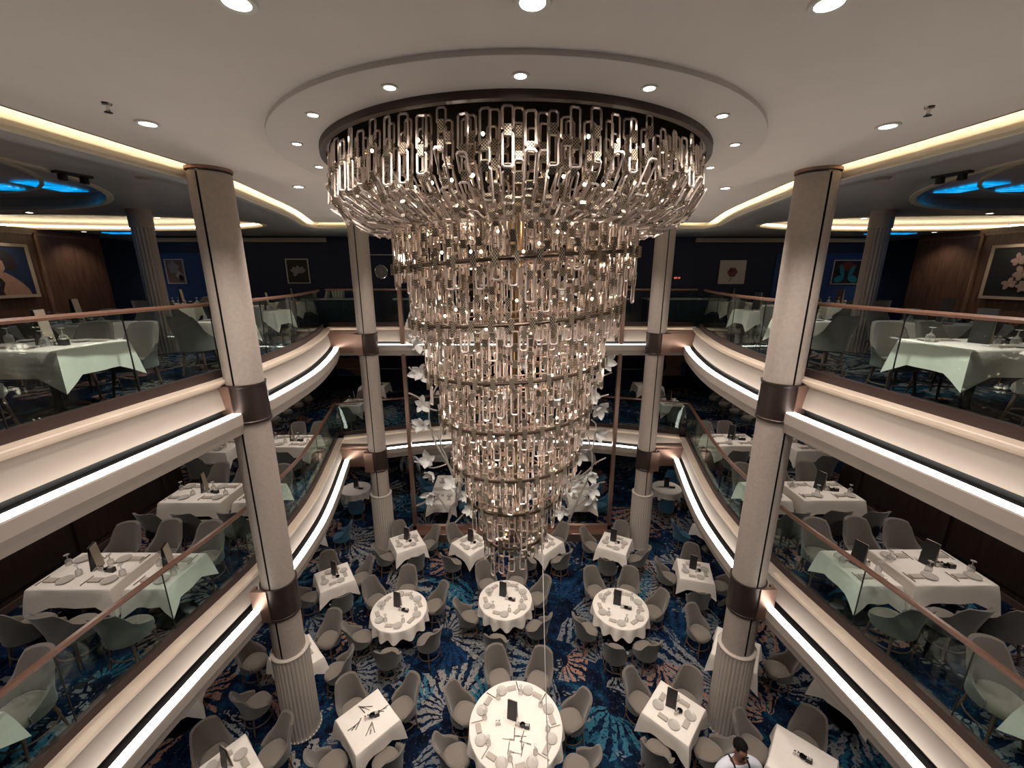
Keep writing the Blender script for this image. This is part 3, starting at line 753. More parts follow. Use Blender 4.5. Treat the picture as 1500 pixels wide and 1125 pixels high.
for f in (0, 1):
    vine([sv(*p) for p in ((818, 734), (822, 718), (826, 712), (840, 708), (850, 700), (862, 690), (872, 680), (888, 671))], .03) if f == 0 else vine([sv(*p) for p in ((815, 693), (830, 700), (842, 700), (852, 690))])
vine([sv(*p) for p in ((805, 742), (818, 738), (830, 746), (846, 742), (858, 732), (870, 720), (876, 710), (886, 706))]); vine([sv(*p) for p in ((830, 746), (836, 766))], .03)
vine([sv(*p) for p in ((842, 662), (856, 660), (866, 656), (872, 640), (873, 622), (866, 615))]); vine([sv(*p) for p in ((852, 612), (866, 600), (874, 585), (892, 578))])
vine([sv(*p) for p in ((858, 566), (870, 557), (884, 550), (897, 546))])
for k in range(6):       # vines seen through the chandelier
    x0 = -2.0 + .8 * k
    vine([Vector((x0 + .35 * math.sin(j * 1.3 + k), .04 * math.sin(j), .35 + j * .95)) for j in range(9)], .03, 6)
pv, pf = [], []
nu, nv = 6, 5
for i in range(nv + 1):
    t = i / nv; wdt = .075 * math.sin(PI * min(1, t * .92 + .06)) ** .7
    for j in range(nu + 1):
        u = j / nu * 2 - 1
        pv.append((u * wdt, t * .26, .05 * t * t + .03 * u * u * 1.0))
for i in range(nv):
    for j in range(nu): pf.append((i * 7 + j, i * 7 + j + 1, i * 7 + j + 8, i * 7 + j + 7))
o_ = len(pv); pv += [(x, y, z - .008) for x, y, z in pv]; pf += [tuple(reversed([i + o_ for i in f])) for f in pf]
PETAL = MB().add(pv, pf).mesh('petal', 'petal_silver', True, 1.2)
CORE = MB().lathe([(.001, .03), (.02, .02), (.024, 0), (.001, -.03)], 8).mesh('flower', 'vine_silver', True)
fl = [(630, 514), (617, 546), (617, 594), (650, 600), (660, 585), (620, 622), (627, 676), (634, 693), (664, 708), (634, 723), (686, 728), (612, 500), (844, 640), (845, 664), (863, 692), (866, 714), (870, 727), (823, 748), (873, 636), (884, 530), (868, 577), (880, 597), (690, 745), (604, 470), (610, 488)]
fl = [sv(*p) for p in fl] + [Vector((rng.uniform(-1.9, 1.9), 0, rng.uniform(1.5, 8.3))) for _ in range(20)]
for p in fl:
    o = place(CORE, 'flower', vs_, p, (PI / 2 + rng.uniform(-.6, .6), rng.uniform(-.5, .5), rng.uniform(-.6, .6)))
    n = rng.choice([5, 6, 6])
    for k in range(n):
        a = 2 * PI * (k + rng.uniform(-.2, .2)) / n
        s = rng.uniform(1.0, 1.5)
        q = place(PETAL, 'petal', o, (0, 0, 0), (rng.uniform(.1, .9), 0, a)); q.scale = (s, s, s)
        q.rotation_mode = 'ZYX' if False else 'XYZ'
# ------------------------------------------------------------------ furniture meshes
def chair_shell():
    nu, nv = 22, 6; T = .042
    def top(u):
        t = abs(u)
        if t < .36: z = .90 - .35 * max(0, t - .14) ** 2
        elif t < .62:
            q = (t - .36) / .26; q = q * q * (3 - 2 * q); z = .883 - .263 * q
        else:
            q = (t - .62) / .38; z = .62 - .13 * q
        return z
    vs, fs = [], []
    def surf(off):
        for i in range(nu + 1):
            u = i / nu * 2 - 1; a = -PI / 2 + u * math.radians(112)
            for j in range(nv + 1):
                v = j / nv; z = .375 + (top(u) - .375) * v - (0 if j < nv else 0)
                fl = .225 + .045 * v * v * (1 - .5 * abs(u)) + off
                lean = -.075 * max(0, z - .5) / .4
                vs.append((fl * 1.06 * math.cos(a), fl * math.sin(a) + lean, z - (.012 if off == 0 and j == nv else 0)))
    surf(T); surf(0)
    vs[:] = [(x * .84, y * .90, z) for x, y, z in vs]
    W = nv + 1; N = (nu + 1) * W
    for i in range(nu):
        for j in range(nv):
            a = i * W + j; fs.append((a, a + W, a + W + 1, a + 1)); fs.append((N + a, N + a + 1, N + a + W + 1, N + a + W))
        a = i * W + nv; fs.append((a, a + W, N + a + W, N + a))
        a = i * W; fs.append((a, N + a, N + a + W, a + W))
    for i in (0, nu):
        for j in range(nv):
            a = i * W + j; q = (a, a + 1, N + a + 1, N + a); fs.append(q if i == 0 else q[::-1])
    return MB().add(vs, fs)
def seat_pan():
    b = MB(); pr = [(.001, .475), (.12, .474), (.19, .468), (.222, .452), (.235, .425), (.235, .385), (.21, .352), (.001, .345)]
    vs = []; n = 26; fs = []
    for r, z in pr:
        for i in range(n):
            a = 2 * PI * i / n; c, s = math.cos(a), math.sin(a)
            e = (abs(c) ** 2.6 + abs(s) ** 2.6) ** (-1 / 2.6)
            vs.append((r * e * c * .86, r * e * s * .90 + .015, z))
    for j in range(len(pr) - 1):
        for i in range(n): fs.append((j * n + i, (j + 1) * n + i, (j + 1) * n + (i + 1) % n, j * n + (i + 1) % n))
    return b.add(vs, fs)
SHELL = {k: chair_shell().mesh('backrest', k + '_fabric', True) for k in ('grey', 'teal')}
for me in (SHELL['grey'],):
    me.materials.append(M['back_fabric'])      # lighter cloth on the inside and the rolled edge
    for pg in me.polygons:
        if max(pg.vertices) >= 161: pg.material_index = 1
SEAT = {'grey': seat_pan().mesh('seat', 'taupe_fabric', True), 'teal': seat_pan().mesh('seat', 'teal_fabric', True)}
LEG = MB().tube([(.13, .13, .36), (.175, .175, 0)], [.020, .011], 8).mesh('leg', 'leg_wood', True)
RINGS = MB().tube([(.154 * 1.414 * math.cos(2 * PI * i / 24), .154 * 1.414 * math.sin(2 * PI * i / 24), .17) for i in range(24)], .009, 6, False, True).mesh('stretcher_ring', 'leg_wood', True)
PIPE = None
def chair(x, y, z, face, label, group, kind='grey', cat='chair'):
    e = empty('dining_chair', (x, y, z), face - PI / 2, label, cat, group)
    place(SEAT[kind], 'seat', e); place(SHELL[kind], 'backrest', e)
    for k in range(4): place(LEG, 'leg', e, None, (0, 0, k * PI / 2))
    place(RINGS, 'stretcher_ring', e)
    return e
CACHE = {}
def cloth_square(hx, hy, drop):
    k = ('sq', round(hx, 3), round(hy, 3), drop)
    if k in CACHE: return CACHE[k]
    n = 9; per = []; rr = random.Random(int(hx * 1000 + hy * 77))
    cs = [(-hx, -hy), (hx, -hy), (hx, hy), (-hx, hy)]
    for i in range(4):
        a, b = cs[i], cs[(i + 1) % 4]
        for j in range(n):
            t = j / n; per.append((a[0] + (b[0] - a[0]) * t, a[1] + (b[1] - a[1]) * t, i, t))
    m = len(per); vs, fs = [], []
    rows = [(0, 0, 0), (.006, -.004, 0), (.012, -.02, .1), (.018, -.45, .5), (.028, -1.0, 1.0)]
    for ri, (out, dz, w) in enumerate(rows):
        for (x, y, i, t) in per:
            corner = max(0, 1 - min(t, 1 - t) / .22); cornerp = corner ** 1.5
            nx = (0, 1, 0, -1)[i]; ny = (-1, 0, 1, 0)[i]
            if t == 0: pi = (i + 3) % 4; nx += (0, 1, 0, -1)[pi]; ny += (-1, 0, 1, 0)[pi]
            elif corner > 0:
                # fold the corner flap towards the diagonal
                j = (i + 3) % 4 if t < .5 else (i + 1) % 4
                nx += (0, 1, 0, -1)[j] * cornerp * .45; ny += (-1, 0, 1, 0)[j] * cornerp * .45
            o = out + w * (.052 * cornerp + .010 * math.sin(9 * t * PI / 2 + i) * (1 - corner))
            d = dz if ri < 3 else dz * drop * (1 + .52 * cornerp * (1 if ri == 4 else .55))
            vs.append((x + nx * o, y + ny * o, .75 + .004 + (d if ri >= 3 else d)))
    for ri in range(len(rows) - 1):
        for i in range(m):
            j = (i + 1) % m; fs.append((ri * m + i, (ri + 1) * m + i, (ri + 1) * m + j, ri * m + j))
    fs.append(tuple(range(m)))
    CACHE[k] = MB().add(vs, fs).mesh('tablecloth', 'linen', True, math.radians(50)); return CACHE[k]
def cloth_round(r, drop, waves):
    k = ('rd', r, drop)
    if k in CACHE: return CACHE[k]
    m = waves * 8; vs, fs = [], []; rr = random.Random(3)
    ph = [rr.uniform(-.6, .6) for _ in range(waves)]
    rows = [(0, 0, 0), (.006, -.005, 0), (.012, -.03, .15), (.02, -.5, .6), (.03, -1, 1)]
    for ri, (o, dz, w) in enumerate(rows):
        for i in range(m):
            a = 2 * PI * i / m; wv = math.cos(a * waves + .8 * math.sin(3 * a))
            R = r + o + w * .032 * wv
            d = dz if ri < 3 else dz * drop * (1 + .14 * wv * w)
            vs.append((R * math.cos(a), R * math.sin(a), .754 + d))
    for ri in range(len(rows) - 1):
        for i in range(m):
            j = (i + 1) % m; fs.append((ri * m + i, (ri + 1) * m + i, (ri + 1) * m + j, ri * m + j))
    fs.append(tuple(range(m)))
    CACHE[k] = MB().add(vs, fs).mesh('tablecloth', 'linen', True, math.radians(50)); return CACHE[k]
PED = MB().lathe([(.04, .70), (.035, .10), (.05, .04), (.05, .02)], 14).mesh('pedestal', 'dark_metal', True)
FOOT = MB().lathe([(.001, .04), (.07, .035), (.24, .018), (.25, 0)], 24).mesh('foot', 'dark_metal', True)
def table(x, y, z, rot, desc, hx=None, hy=None, r=None, drop=.27):
    e = empty('dining_table', (x, y, z), rot, 'dark table base under cloth, ' + desc, 'table')
    if r:
        place(CACHE.setdefault(('tt', r), MB().lathe([(.001, .75), (r - .01, .75), (r, .74), (r, .72), (.001, .715)], 40).mesh('tabletop', 'leg_wood', True)), 'tabletop', e)
    else:
        place(CACHE.setdefault(('tt', round(hx, 3), round(hy, 3)), MB().box((0, 0, .7325), (hx * 2, hy * 2, .035)).mesh('tabletop', 'leg_wood')), 'tabletop', e)
    place(PED, 'pedestal', e); place(FOOT, 'foot', e)
    me = cloth_round(r, drop, 13) if r else cloth_square(hx, hy, drop)
    c = place(me, 'tablecloth', None, (x, y, z), (0, 0, rot))
    tag(c, 'white linen cloth on the ' + desc, 'tablecloth')
# small tableware
PLATE = MB().lathe([(.001, .006), (.05, .006), (.058, .008), (.088, .016), (.091, .018), (.088, .012), (.055, .001), (.001, 0)], 22).mesh('bread_plate', 'china', True)
NAPK = MB().box((0, 0, .007), (.085, .15, .014)).box((.008, 0, .017), (.06, .15, .008)).mesh('napkin', 'napkin_cloth')
KNIFE = MB().box((0, .03, .004), (.014, .11, .004)).box((0, -.06, .005), (.016, .08, .008)).mesh('knife', 'chrome')
FORK = MB().box((0, -.05, .004), (.010, .11, .004)).box((0, .02, .004), (.024, .03, .004)).box((-.009, .055, .004), (.005, .05, .003)).box((0, .055, .004), (.005, .05, .003)).box((.009, .055, .004), (.005, .05, .003)).mesh('fork', 'chrome')
GLASS = MB().lathe([(.036, .002), (.040, .03), (.034, .075), (.010, .095), (.006, .105), (.006, .150), (.030, .158), (.032, .160), (.001, .163)], 14).mesh('wine_glass', 'drink_glass', True)
MENU_B = MB().add([(-.08, .035, 0), (.08, .035, 0), (.08, .004, .36), (-.08, .004, .36), (-.08, .043, 0), (.08, .043, 0), (.08, .010, .364), (-.08, .010, .364)], [(0, 1, 2, 3), (7, 6, 5, 4), (3, 2, 6, 7), (0, 3, 7, 4), (1, 5, 6, 2), (0, 4, 5, 1)])
COVER_A = MB().add([(x, -y, z) for x, y, z in MENU_B.v], [tuple(reversed(f)) for f in MENU_B.f]).mesh('cover', 'black_leather')
PAGE = MB().add([(x * .94, y + .006, z * .98) for x, y, z in MENU_B.v], MENU_B.f).mesh('page', 'menu_paper')
COVER_B = MENU_B.mesh('cover', 'black_leather')
SHAK = MB().lathe([(.018, 0), (.020, .03), (.016, .06), (.001, .06)], 12).mesh('jar', 'drink_glass', True)
SHCAP = MB().lathe([(.017, .058), (.017, .078), (.012, .086), (.001, .088)], 12).mesh('cap', 'chrome', True)
BOWL = MB().lathe([(.001, .004), (.028, .004), (.042, .035), (.045, .035), (.032, 0), (.001, 0)], 16).mesh('bowl', 'dark_metal', True)
SACH = MB().box((0, 0, .028), (.075, .05, .004)).box((0, .026, .03), (.08, .004, .06)).box((0, -.026, .03), (.08, .004, .06)).box((.039, 0, .03), (.004, .05, .06)).box((-.039, 0, .03), (.004, .05, .06)).mesh('holder', 'dark_metal')
SACHP = MB().box((-.02, 0, .042), (.012, .04, .055)).box((0, 0, .045), (.012, .04, .055)).box((.02, 0, .042), (.012, .04, .055)).mesh('sachets', 'book_paper')
def menu(x, y, z, rz, desc, flip=False):
    e = empty('menu_stand', (x, y, z), rz, 'tall black menu on the ' + desc, 'menu')
    place(COVER_A, 'cover', e); place(PAGE, 'page', e); place(COVER_B, 'cover', e) if False else None
    return e
def condiments(x, y, z, rz, desc, full=True):
    c, s = math.cos(rz), math.sin(rz)
    def at(u, v): return (x + u * c - v * s, y + u * s + v * c, z)
    for u, w in ((-.045, 'salt'), (0, 'pepper')):
        e = empty('shaker', at(u, .0), rz, '%s shaker on the %s' % (w, desc), 'shaker'); place(SHAK, 'jar', e); place(SHCAP, 'cap', e)
    if full:
        tag(place(BOWL, 'sauce_bowl', None, at(.055, .015)), 'dark sauce bowl on the ' + desc, 'bowl')
    if full is True:
        e = empty('sachet_holder', at(.13, .0), rz, 'sachet holder on the ' + desc, 'holder'); place(SACH, 'holder', e); place(SACHP, 'sachets', e)
DIRS = ['right side', 'far right', 'far side', 'far left', 'left side', 'near left', 'near side', 'near right']
def dirword(a): return DIRS[int(round((a % (2 * PI)) / (PI / 4))) % 8]
def setting(px, py, z, ang, desc, word, glass=True, kn=True):
    """ang: direction from the table centre to the seat"""
    c, s = math.cos(ang), math.sin(ang)
    def at(u, v): return (px + u * c - v * s, py + u * s + v * c, z)
    tag(place(PLATE, 'bread_plate', None, at(.0, .09), (0, 0, ang)), 'bread plate, %s, %s' % (word, desc), 'plate', 'bread plates')
    tag(place(NAPK, 'napkin', None, at(.0, -.088), (0, 0, ang)), 'beige napkin, %s, %s' % (word, desc), 'napkin', 'napkins')
    if kn: tag(place(KNIFE, 'knife', None, (*at(.0, -.195)[:2], z), (0, 0, ang + PI / 2)), 'table knife, %s, %s' % (word, desc), 'knife', 'knives')
    if glass: tag(place(GLASS, 'wine_glass', None, at(-.105, .175)), 'upturned wine glass, %s, %s' % (word, desc), 'glass', 'wine glasses')
def uniq_words(angs):
    ws = [dirword(a) for a in angs]; out = []
    for i, w_ in enumerate(ws):
        same = [j for j in range(len(ws)) if ws[j] == w_]
        if len(same) > 1:
            same.sort(key=lambda j: math.cos(angs[j])); w_ = w_ + (' (left)' if same[0] == i else ' (right)')
        out.append(w_)
    return out
def square_set(x, y, z, rotdeg, desc, h=.37, seats=(0, 1, 2, 3), kind='grey', dist=.60, menu_at=(0, .08), dress=True, mrot=-.5, glass=True, px=None, drop=.27):
    rot = math.radians(rotdeg)
    table(x, y, z, rot, desc, h, h, None, drop)
    rr = random.Random(int(abs(x) * 100 + abs(y) * 10))
    angs = [rot + k * PI / 2 for k in seats]; pos = None
    if px:
        pos = [at_z(u, v, z + .45) for u, v in px]; angs = [math.atan2(q.y - y, q.x - x) for q in pos]
    words = uniq_words(angs); done = set()
    for i, (a, w_) in enumerate(zip(angs, words)):
        d = max(h + .40, math.hypot(pos[i].x - x, pos[i].y - y)) if pos else dist + rr.uniform(-.03, .05)
        chair(x + d * math.cos(a), y + d * math.sin(a), z, a + PI + rr.uniform(-.12, .12), '%s chair, %s, %s' % ('teal' if kind == 'teal' else 'taupe', w_, desc), 'dining chairs', kind)
        if dress:
            b = rot + round((a - rot) / (PI / 2)) * PI / 2; key = round(b / (PI / 2) - rot / (PI / 2)) % 4
            if key not in done: done.add(key); setting(x + (h - .14) * math.cos(b), y + (h - .14) * math.sin(b), z + .756, b, desc, w_, False, False)
    if dress:
        menu(x - .02 + menu_at[0], y + menu_at[1], z + .756, mrot, desc); condiments(x + .04, y - .05, z + .756, .3, desc, 'mid')
def round_set(x, y, z, r, angdeg, desc, dist, px=()):
    table(x, y, z, 0, desc, None, None, r, .25)
    rr = random.Random(int(abs(x) * 100 + abs(y) * 10)); ds = [dist + rr.uniform(-.03, .05) for a in angdeg]; angs = [math.radians(a) for a in angdeg]
    for u, v in px:
        q = at_z(u, v, z + .6); angs.append(math.atan2(q.y - y, q.x - x)); ds.append(min(max(math.hypot(q.x - x, q.y - y), r + .24), r + .36))
    words = uniq_words(angs)
    order = sorted(range(len(angs)), key=lambda i: angs[i] % (2 * PI)); n_ = len(order)
    off = sum((angs[i] % (2 * PI)) - 2 * PI * k / n_ for k, i in enumerate(order)) / n_
    even = {i: off + 2 * PI * k / n_ for k, i in enumerate(order)}
    for i_, (a, d, w_) in enumerate(zip(angs, ds, words)):
        chair(x + d * math.cos(a), y + d * math.sin(a), z, a + PI + rr.uniform(-.1, .1), 'taupe chair, %s, %s' % (w_, desc), 'dining chairs')
        b = even[i_]; setting(x + (r - .15) * math.cos(b), y + (r - .15) * math.sin(b), z + .756, b, desc, w_, True, r > .6)
    menu(x - .05, y + .10, z + .756, -.35, desc); condiments(x + .05, y - .03, z + .756, -.2, desc)
# ------------------------------------------------------------------ lowest deck
T3 = Z3
round_set(.02, 5.0, T3, .735, (-132, -86), 'large round table nearest the camera', 1.05, ((730, 980), (790, 983), (680, 1033), (837, 1043), (667, 1097), (847, 1115)))
round_set(-2.45, 7.36, T3, .58, (), 'left six-seat round table on the lowest deck', .92, ((550, 870), (597, 848), (632, 880), (627, 930), (568, 953), (533, 923)))
round_set(-.17, 7.65, T3, .58, (), 'middle six-seat round table below the chandelier', .92, ((712, 845), (757, 843), (786, 868), (781, 908), (727, 932), (699, 893)))
round_set(2.32, 7.39, T3, .58, (), 'right six-seat round table on the lowest deck', .92, ((872, 857), (922, 850), (957, 887), (937, 932), (902, 947), (863, 913)))
square_set(-2.84, 9.73, T3, 30, 'square table beside the far left fluted column')
square_set(-1.10, 9.65, T3, 45, 'square table just left of the chandelier tip')
square_set(.83, 9.68, T3, 45, 'square table just right of the chandelier tip')
square_set(2.75, 9.62, T3, -28, 'square table beside the far right fluted column')
square_set(-4.25, 8.38, T3, 34, 'square table in the bend of the left balcony')
square_set(4.43, 8.53, T3, -16, 'square table in the bend of the right balcony')
square_set(-2.37, 5.09, T3, 45, 'square table left of the large round table', .36, dress=False)
square_set(2.63, 5.20, T3, -43, 'square table right of the large round table', .37)
square_set(-4.10, 6.24, T3, 45, 'square table behind the near left column', .36, px=((372, 968), (476, 940), (494, 982), (388, 1020)))
square_set(4.28, 6.36, T3, -35, 'square table behind the near right column', .37, px=((1024, 925), (1116, 976), (1090, 915)))
square_set(-4.18, 4.36, T3, -40, 'cut-off square table at bottom left corner', .37)
square_set(4.24, 4.44, T3, -42, 'cut-off square table at bottom right corner', .38, dress=False)
dn = 'square table left of the large round table'
condiments(-2.36, 5.10, T3 + .756, .4, dn, True)
k = 0
for gx, gy, nm in ((-.12, .16, 'far left'), (.16, .12, 'far right'), (-.16, -.12, 'near left'), (.10, -.17, 'near right')):
    for j, (me, kd) in enumerate(((KNIFE, 'knife'), (FORK, 'fork'), (KNIFE, 'knife'))):
        tag(place(me, kd, None, (-2.37 + gx + .035 * (j - 1), 5.09 + gy + .02 * j, T3 + .756), (0, 0, .9 + .35 * j + k)), '%s in %s heap on square table left of large round table' % (['outer knife', 'fork', 'inner knife'][j], nm), kd, 'loose cutlery')
    k += .7
dn = 'cut-off square table at bottom right corner'
condiments(4.22, 4.52, T3 + .756, -.6, dn, True)
dn = 'large round table nearest the camera'
for j in range(9):
    a = j * .9; tag(place((KNIFE, FORK)[j % 2], ('knife', 'fork')[j % 2], None, (.02 + .17 * math.cos(a) * (.5 + .06 * j), 4.72 + .13 * math.sin(a), T3 + .756), (0, 0, a * 1.7)), 'loose %s, %s, in the cutlery heap of the large round table' % (('knife', 'fork')[j % 2], ['rightmost', 'upper right', 'top', 'upper left', 'leftmost', 'lower left', 'bottom', 'lower right', 'outer right'][j]), ('knife', 'fork')[j % 2], 'cutlery heap on the large round table')
condiments(-.24, 5.0, T3 + .756, .1, 'left half of the large round table', False)
# rear of the lowest deck, seen through the vine screen
for s, nm in ((-1, 'left'), (1, 'right')):
    for k, (yy, w_) in enumerate(((12.0, 'nearer'), (13.1, 'farther'))):
        d = '%s table behind the %s half of the vine screen' % (w_, nm)
        table(s * 2.22, yy, T3, 0, d, .42, .42)
        for a in (0, PI): chair(s * 2.22 + .72 * math.cos(a), yy, T3, a + PI, 'teal chair, %s, %s' % (dirword(a), d), 'teal chairs', 'teal')
        setting(s * 2.22 + .2, yy, T3 + .756, 0, d, 'right side', False); setting(s * 2.22 - .2, yy, T3 + .756, PI, d, 'left side', False)
        condiments(s * 2.22, yy + .05, T3 + .756, 0, d, False)
    d = 'small round table under the rear %s gallery' % nm
    table(s * 5.25, 12.6, T3, 0, d, None, None, .47, .25)
    menu(s * 5.25, 12.65, T3 + .756, -.3, d); condiments(s * 5.25 + .08, 12.55, T3 + .756, 0, d)
    for a in (60, 180 if s < 0 else 0, -70 if s < 0 else -110): chair(s * 5.25 + .8 * math.cos(math.radians(a)), 12.6 + .8 * math.sin(math.radians(a)), T3, math.radians(a) + PI, 'teal chair, %s, %s' % (dirword(math.radians(a)), d), 'teal chairs', 'teal')
    d = 'far table against the rear %s wall of the lowest deck' % nm
    table(s * 2.95, 15.6, T3, 0, d, .38, .38); setting(s * 2.95, 15.6, T3 + .756, PI / 2, d, 'far side', False)
    d = 'half-hidden square table under the %s balcony' % nm
    table(s * 5.75, 10.3, T3, .4, d, .38, .38)
    chair(s * 4.90, 10.40, T3, 0 if s > 0 else PI, 'teal blue chair at the half-hidden table under the %s balcony' % nm, 'teal chairs', 'teal')
    d = 'table hidden below the %s balcony front' % nm
    table(s * 5.9, 5.6, T3, .5, d, .38, .38)
# ------------------------------------------------------------------ balconies
def rect_set(x0, x1, y0, y1, z, desc, near=(), far=(), dress=True, mpos=None, kind='grey', drop=.27, hasmenu=True):
    """rectangle seen head on; chairs on the near and far long sides at the given x"""
    cx, cy = (x0 + x1) / 2, (y0 + y1) / 2; hx, hy = (x1 - x0) / 2, (y1 - y0) / 2
    table(cx, cy, z, 0, desc, hx, hy, None, drop)
    for xs, sd, yy, f in ((near, 'near side', y0 - .29, PI / 2), (far, 'far side', y1 + .29, -PI / 2)):
        for i, x in enumerate(sorted(xs)):
            w_ = sd if len(xs) == 1 else (['left', 'right'] if len(xs) == 2 else ['left', 'middle', 'right'])[i] + ' seat on ' + sd
            rr = random.Random(int(x * 100 + yy * 10)); 
            chair(x, yy + rr.uniform(-.04, .04), z, f + rr.uniform(-.15, .15), '%s chair, %s, %s' % ('teal' if kind == 'teal' else 'taupe', w_, desc), 'dining chairs', kind)
            if dress: setting(x, (y0 + .15) if f > 0 else (y1 - .15), z + .756, -f, desc, w_, True)
    if hasmenu:
        mx, my = mpos or (cx, cy)
        menu(mx, my + .04, z + .756, -PI / 2 + .35, desc); condiments(mx + .13, my - .02 + (.03 if hx < .45 else 0), z + .756, -.1, desc, hx >= .45)
for s, nm in ((-1, 'left'), (1, 'right')):
    def R(a, b): return (s * a, s * b) if s > 0 else (s * b, s * a)
    # middle deck
    rect_set(*R(5.22, 6.28), 4.50, 5.22, Z4, 'large table by the %s middle deck wall' % nm, [s * 5.45, s * 6.03], [s * 5.45, s * 6.03])
    rect_set(*R(4.50, 5.02), 4.50, 5.20, Z4, 'small table by the %s middle deck railing' % nm, [s * 4.76], [s * 4.76])
    rect_set(*R(5.22, 6.30), 6.60, 7.30, Z4, 'middle deck large table behind near %s column' % nm, [s * 5.46, s * 6.06], [s * 5.46, s * 6.06])
    rect_set(*R(4.42, 4.98), 6.60, 7.28, Z4, 'middle deck railing table behind near %s column' % nm, [s * 4.72], [s * 4.72])
    rect_set(*R(4.86, 5.92), 9.05, 9.80, Z4, 'wide table at the %s middle deck bend' % nm, [s * 5.1, s * 5.65], [s * 5.1, s * 5.65])
    rect_set(*R(6.55, 7.30), 8.75, 9.50, Z4, 'outer table beyond the %s middle deck wall' % nm, [s * 6.9], [s * 6.9])
    rect_set(*R(4.78, 5.40), 2.25, 2.95, Z4, 'nearest table of the %s middle deck, cut by frame' % nm, [], [s * 4.98], False, None, 'grey', .27, False)
    rect_set(*R(4.7, 5.35), 12.2, 12.95, Z4, 'middle deck table at rear %s corner' % nm, [s * 5.0], [s * 5.0])
    rect_set(*R(4.6, 5.5), 14.4, 15.1, Z4, 'middle deck second table at rear %s corner' % nm, [s * 5.0], [])
    rect_set(*R(1.6, 2.6), 13.2, 13.95, Z4, 'rear middle gallery table on the %s' % nm, [s * 1.82, s * 2.42], [])
    for i in range(5):
        chair(s * 7.3, 11.2 + .72 * i, Z4, PI if s > 0 else 0, 'dark chair along the outer %s row of middle deck, number %s from camera' % (nm, ['one', 'two', 'three', 'four', 'five'][i]), 'outer row chairs')
    # upper deck
    rect_set(*R(4.40, 5.46), 3.92, 4.66, Z5, 'large table by the %s upper deck railing' % nm, [s * 4.95], [s * 4.64, s * 5.22])
    rect_set(*R(6.0, 7.2), 5.95, 6.65, Z5, 'second table on the %s upper deck' % nm, [s * 6.3, s * 6.9], [s * 6.3, s * 6.9])
    rect_set(*R(4.45, 5.05), 6.45, 7.1, Z5, 'upper deck railing table behind near %s column' % nm, [s * 4.75], [s * 4.75])
    rect_set(*R(4.75, 5.4), 8.35, 8.95, Z5, 'railing table at the %s upper deck bend' % nm, [s * 5.05], [s * 5.05])
    rect_set(*R(6.0, 7.0), 9.6, 10.3, Z5, 'table past the slim fluted %s column' % nm, [s * 6.5], [s * 6.5])
    rect_set(*R(7.8, 8.9), 10.3, 11.0, Z5, 'table before the blue %s rear bay' % nm, [s * 8.05, s * 8.65], [s * 8.3])
    rect_set(*R(5.6, 6.4), 11.1, 11.85, Z5, 'table under the %s flower pictures' % nm, [], [s * 6.0])
    for k, (x, y) in enumerate(((11.0, 14.6), (12.0, 15.6), (11.4, 17.2))):
        d = '%s white table in the far %s dining room' % (['nearest', 'middle', 'farthest'][k], nm)
        table(s * x, y, Z5, .2, d, .45, .45)
        chair(s * (x - .75), y, Z5, 0 if s > 0 else PI, 'teal chair at the ' + d, 'far dining chairs', 'teal')
        condiments(s * x, y, Z5 + .756, 0, d, False)
# ------------------------------------------------------------------ pictures
for n_, c_ in (('art_navy', (.006, .014, .045)), ('art_black', (.006, .006, .008)), ('art_white', (.58, .53, .50)), ('art_skin', (.26, .15, .11)), ('art_hair', (.012, .008, .01)), ('art_red', (.16, .02, .02)), ('art_pink', (.20, .14, .12)), ('art_teal', (.01, .20, .28)), ('art_brown', (.16, .11, .10)), ('art_grey', (.25, .23, .24)), ('art_orange', (.42, .25, .16)), ('art_blue', (.01, .07, .22)), ('art_cream', (.45, .38, .34))):
    mat(n_, c_, .5, noise=.3 if n_ in ('art_brown', 'art_pink', 'art_skin', 'art_orange') else .1, nscale=8)
def picture(origin, axis_u, nrm, w, h, frame_w, frame_m, bg, shapes, label, depth=.03):
    """flat picture on a wall: origin = lower corner seen on the left, axis_u along the wall, nrm out of the wall"""
    U = Vector(axis_u); N = Vector(nrm); O = Vector(origin)
    e = empty('picture', O, 0, label, 'picture')
    def q(pts, n0, n1):
        k = len(pts); vs = [U * a + Vector((0, 0, b)) + N * n0 for a, b in pts] + [U * a + Vector((0, 0, b)) + N * n1 for a, b in pts]
        return MB().add(vs, [tuple(range(k)), tuple(range(2 * k - 1, k - 1, -1))] + [(i, (i + 1) % k, k + (i + 1) % k, k + i) for i in range(k)])
    q([(0, 0), (w, 0), (w, h), (0, h)], .002, .012).build('print', bg, e)
    f = frame_w
    for pts in ([(-f, -f), (w + f, -f), (w + f, 0), (-f, 0)], [(-f, h), (w + f, h), (w + f, h + f), (-f, h + f)], [(-f, 0), (0, 0), (0, h), (-f, h)], [(w, 0), (w + f, 0), (w + f, h), (w, h)]):
        q(pts, .0, depth).build('frame_bar', frame_m, e)
    for i, (pts, m) in enumerate(shapes):
        q(pts, .012, .0135 + .0006 * i).build('painted_shape', m, e)
    return e
def blob(cx, cy, rx, ry, rot=0, n=14, lob=0, amp=0):
    out = []
    for i in range(n):
        a = 2 * PI * i / n; k = 1 + amp * math.cos(lob * a)
        x, y = rx * k * math.cos(a), ry * k * math.sin(a)
        out.append((cx + x * math.cos(rot) - y * math.sin(rot), cy + x * math.sin(rot) + y * math.cos(rot)))
    return out
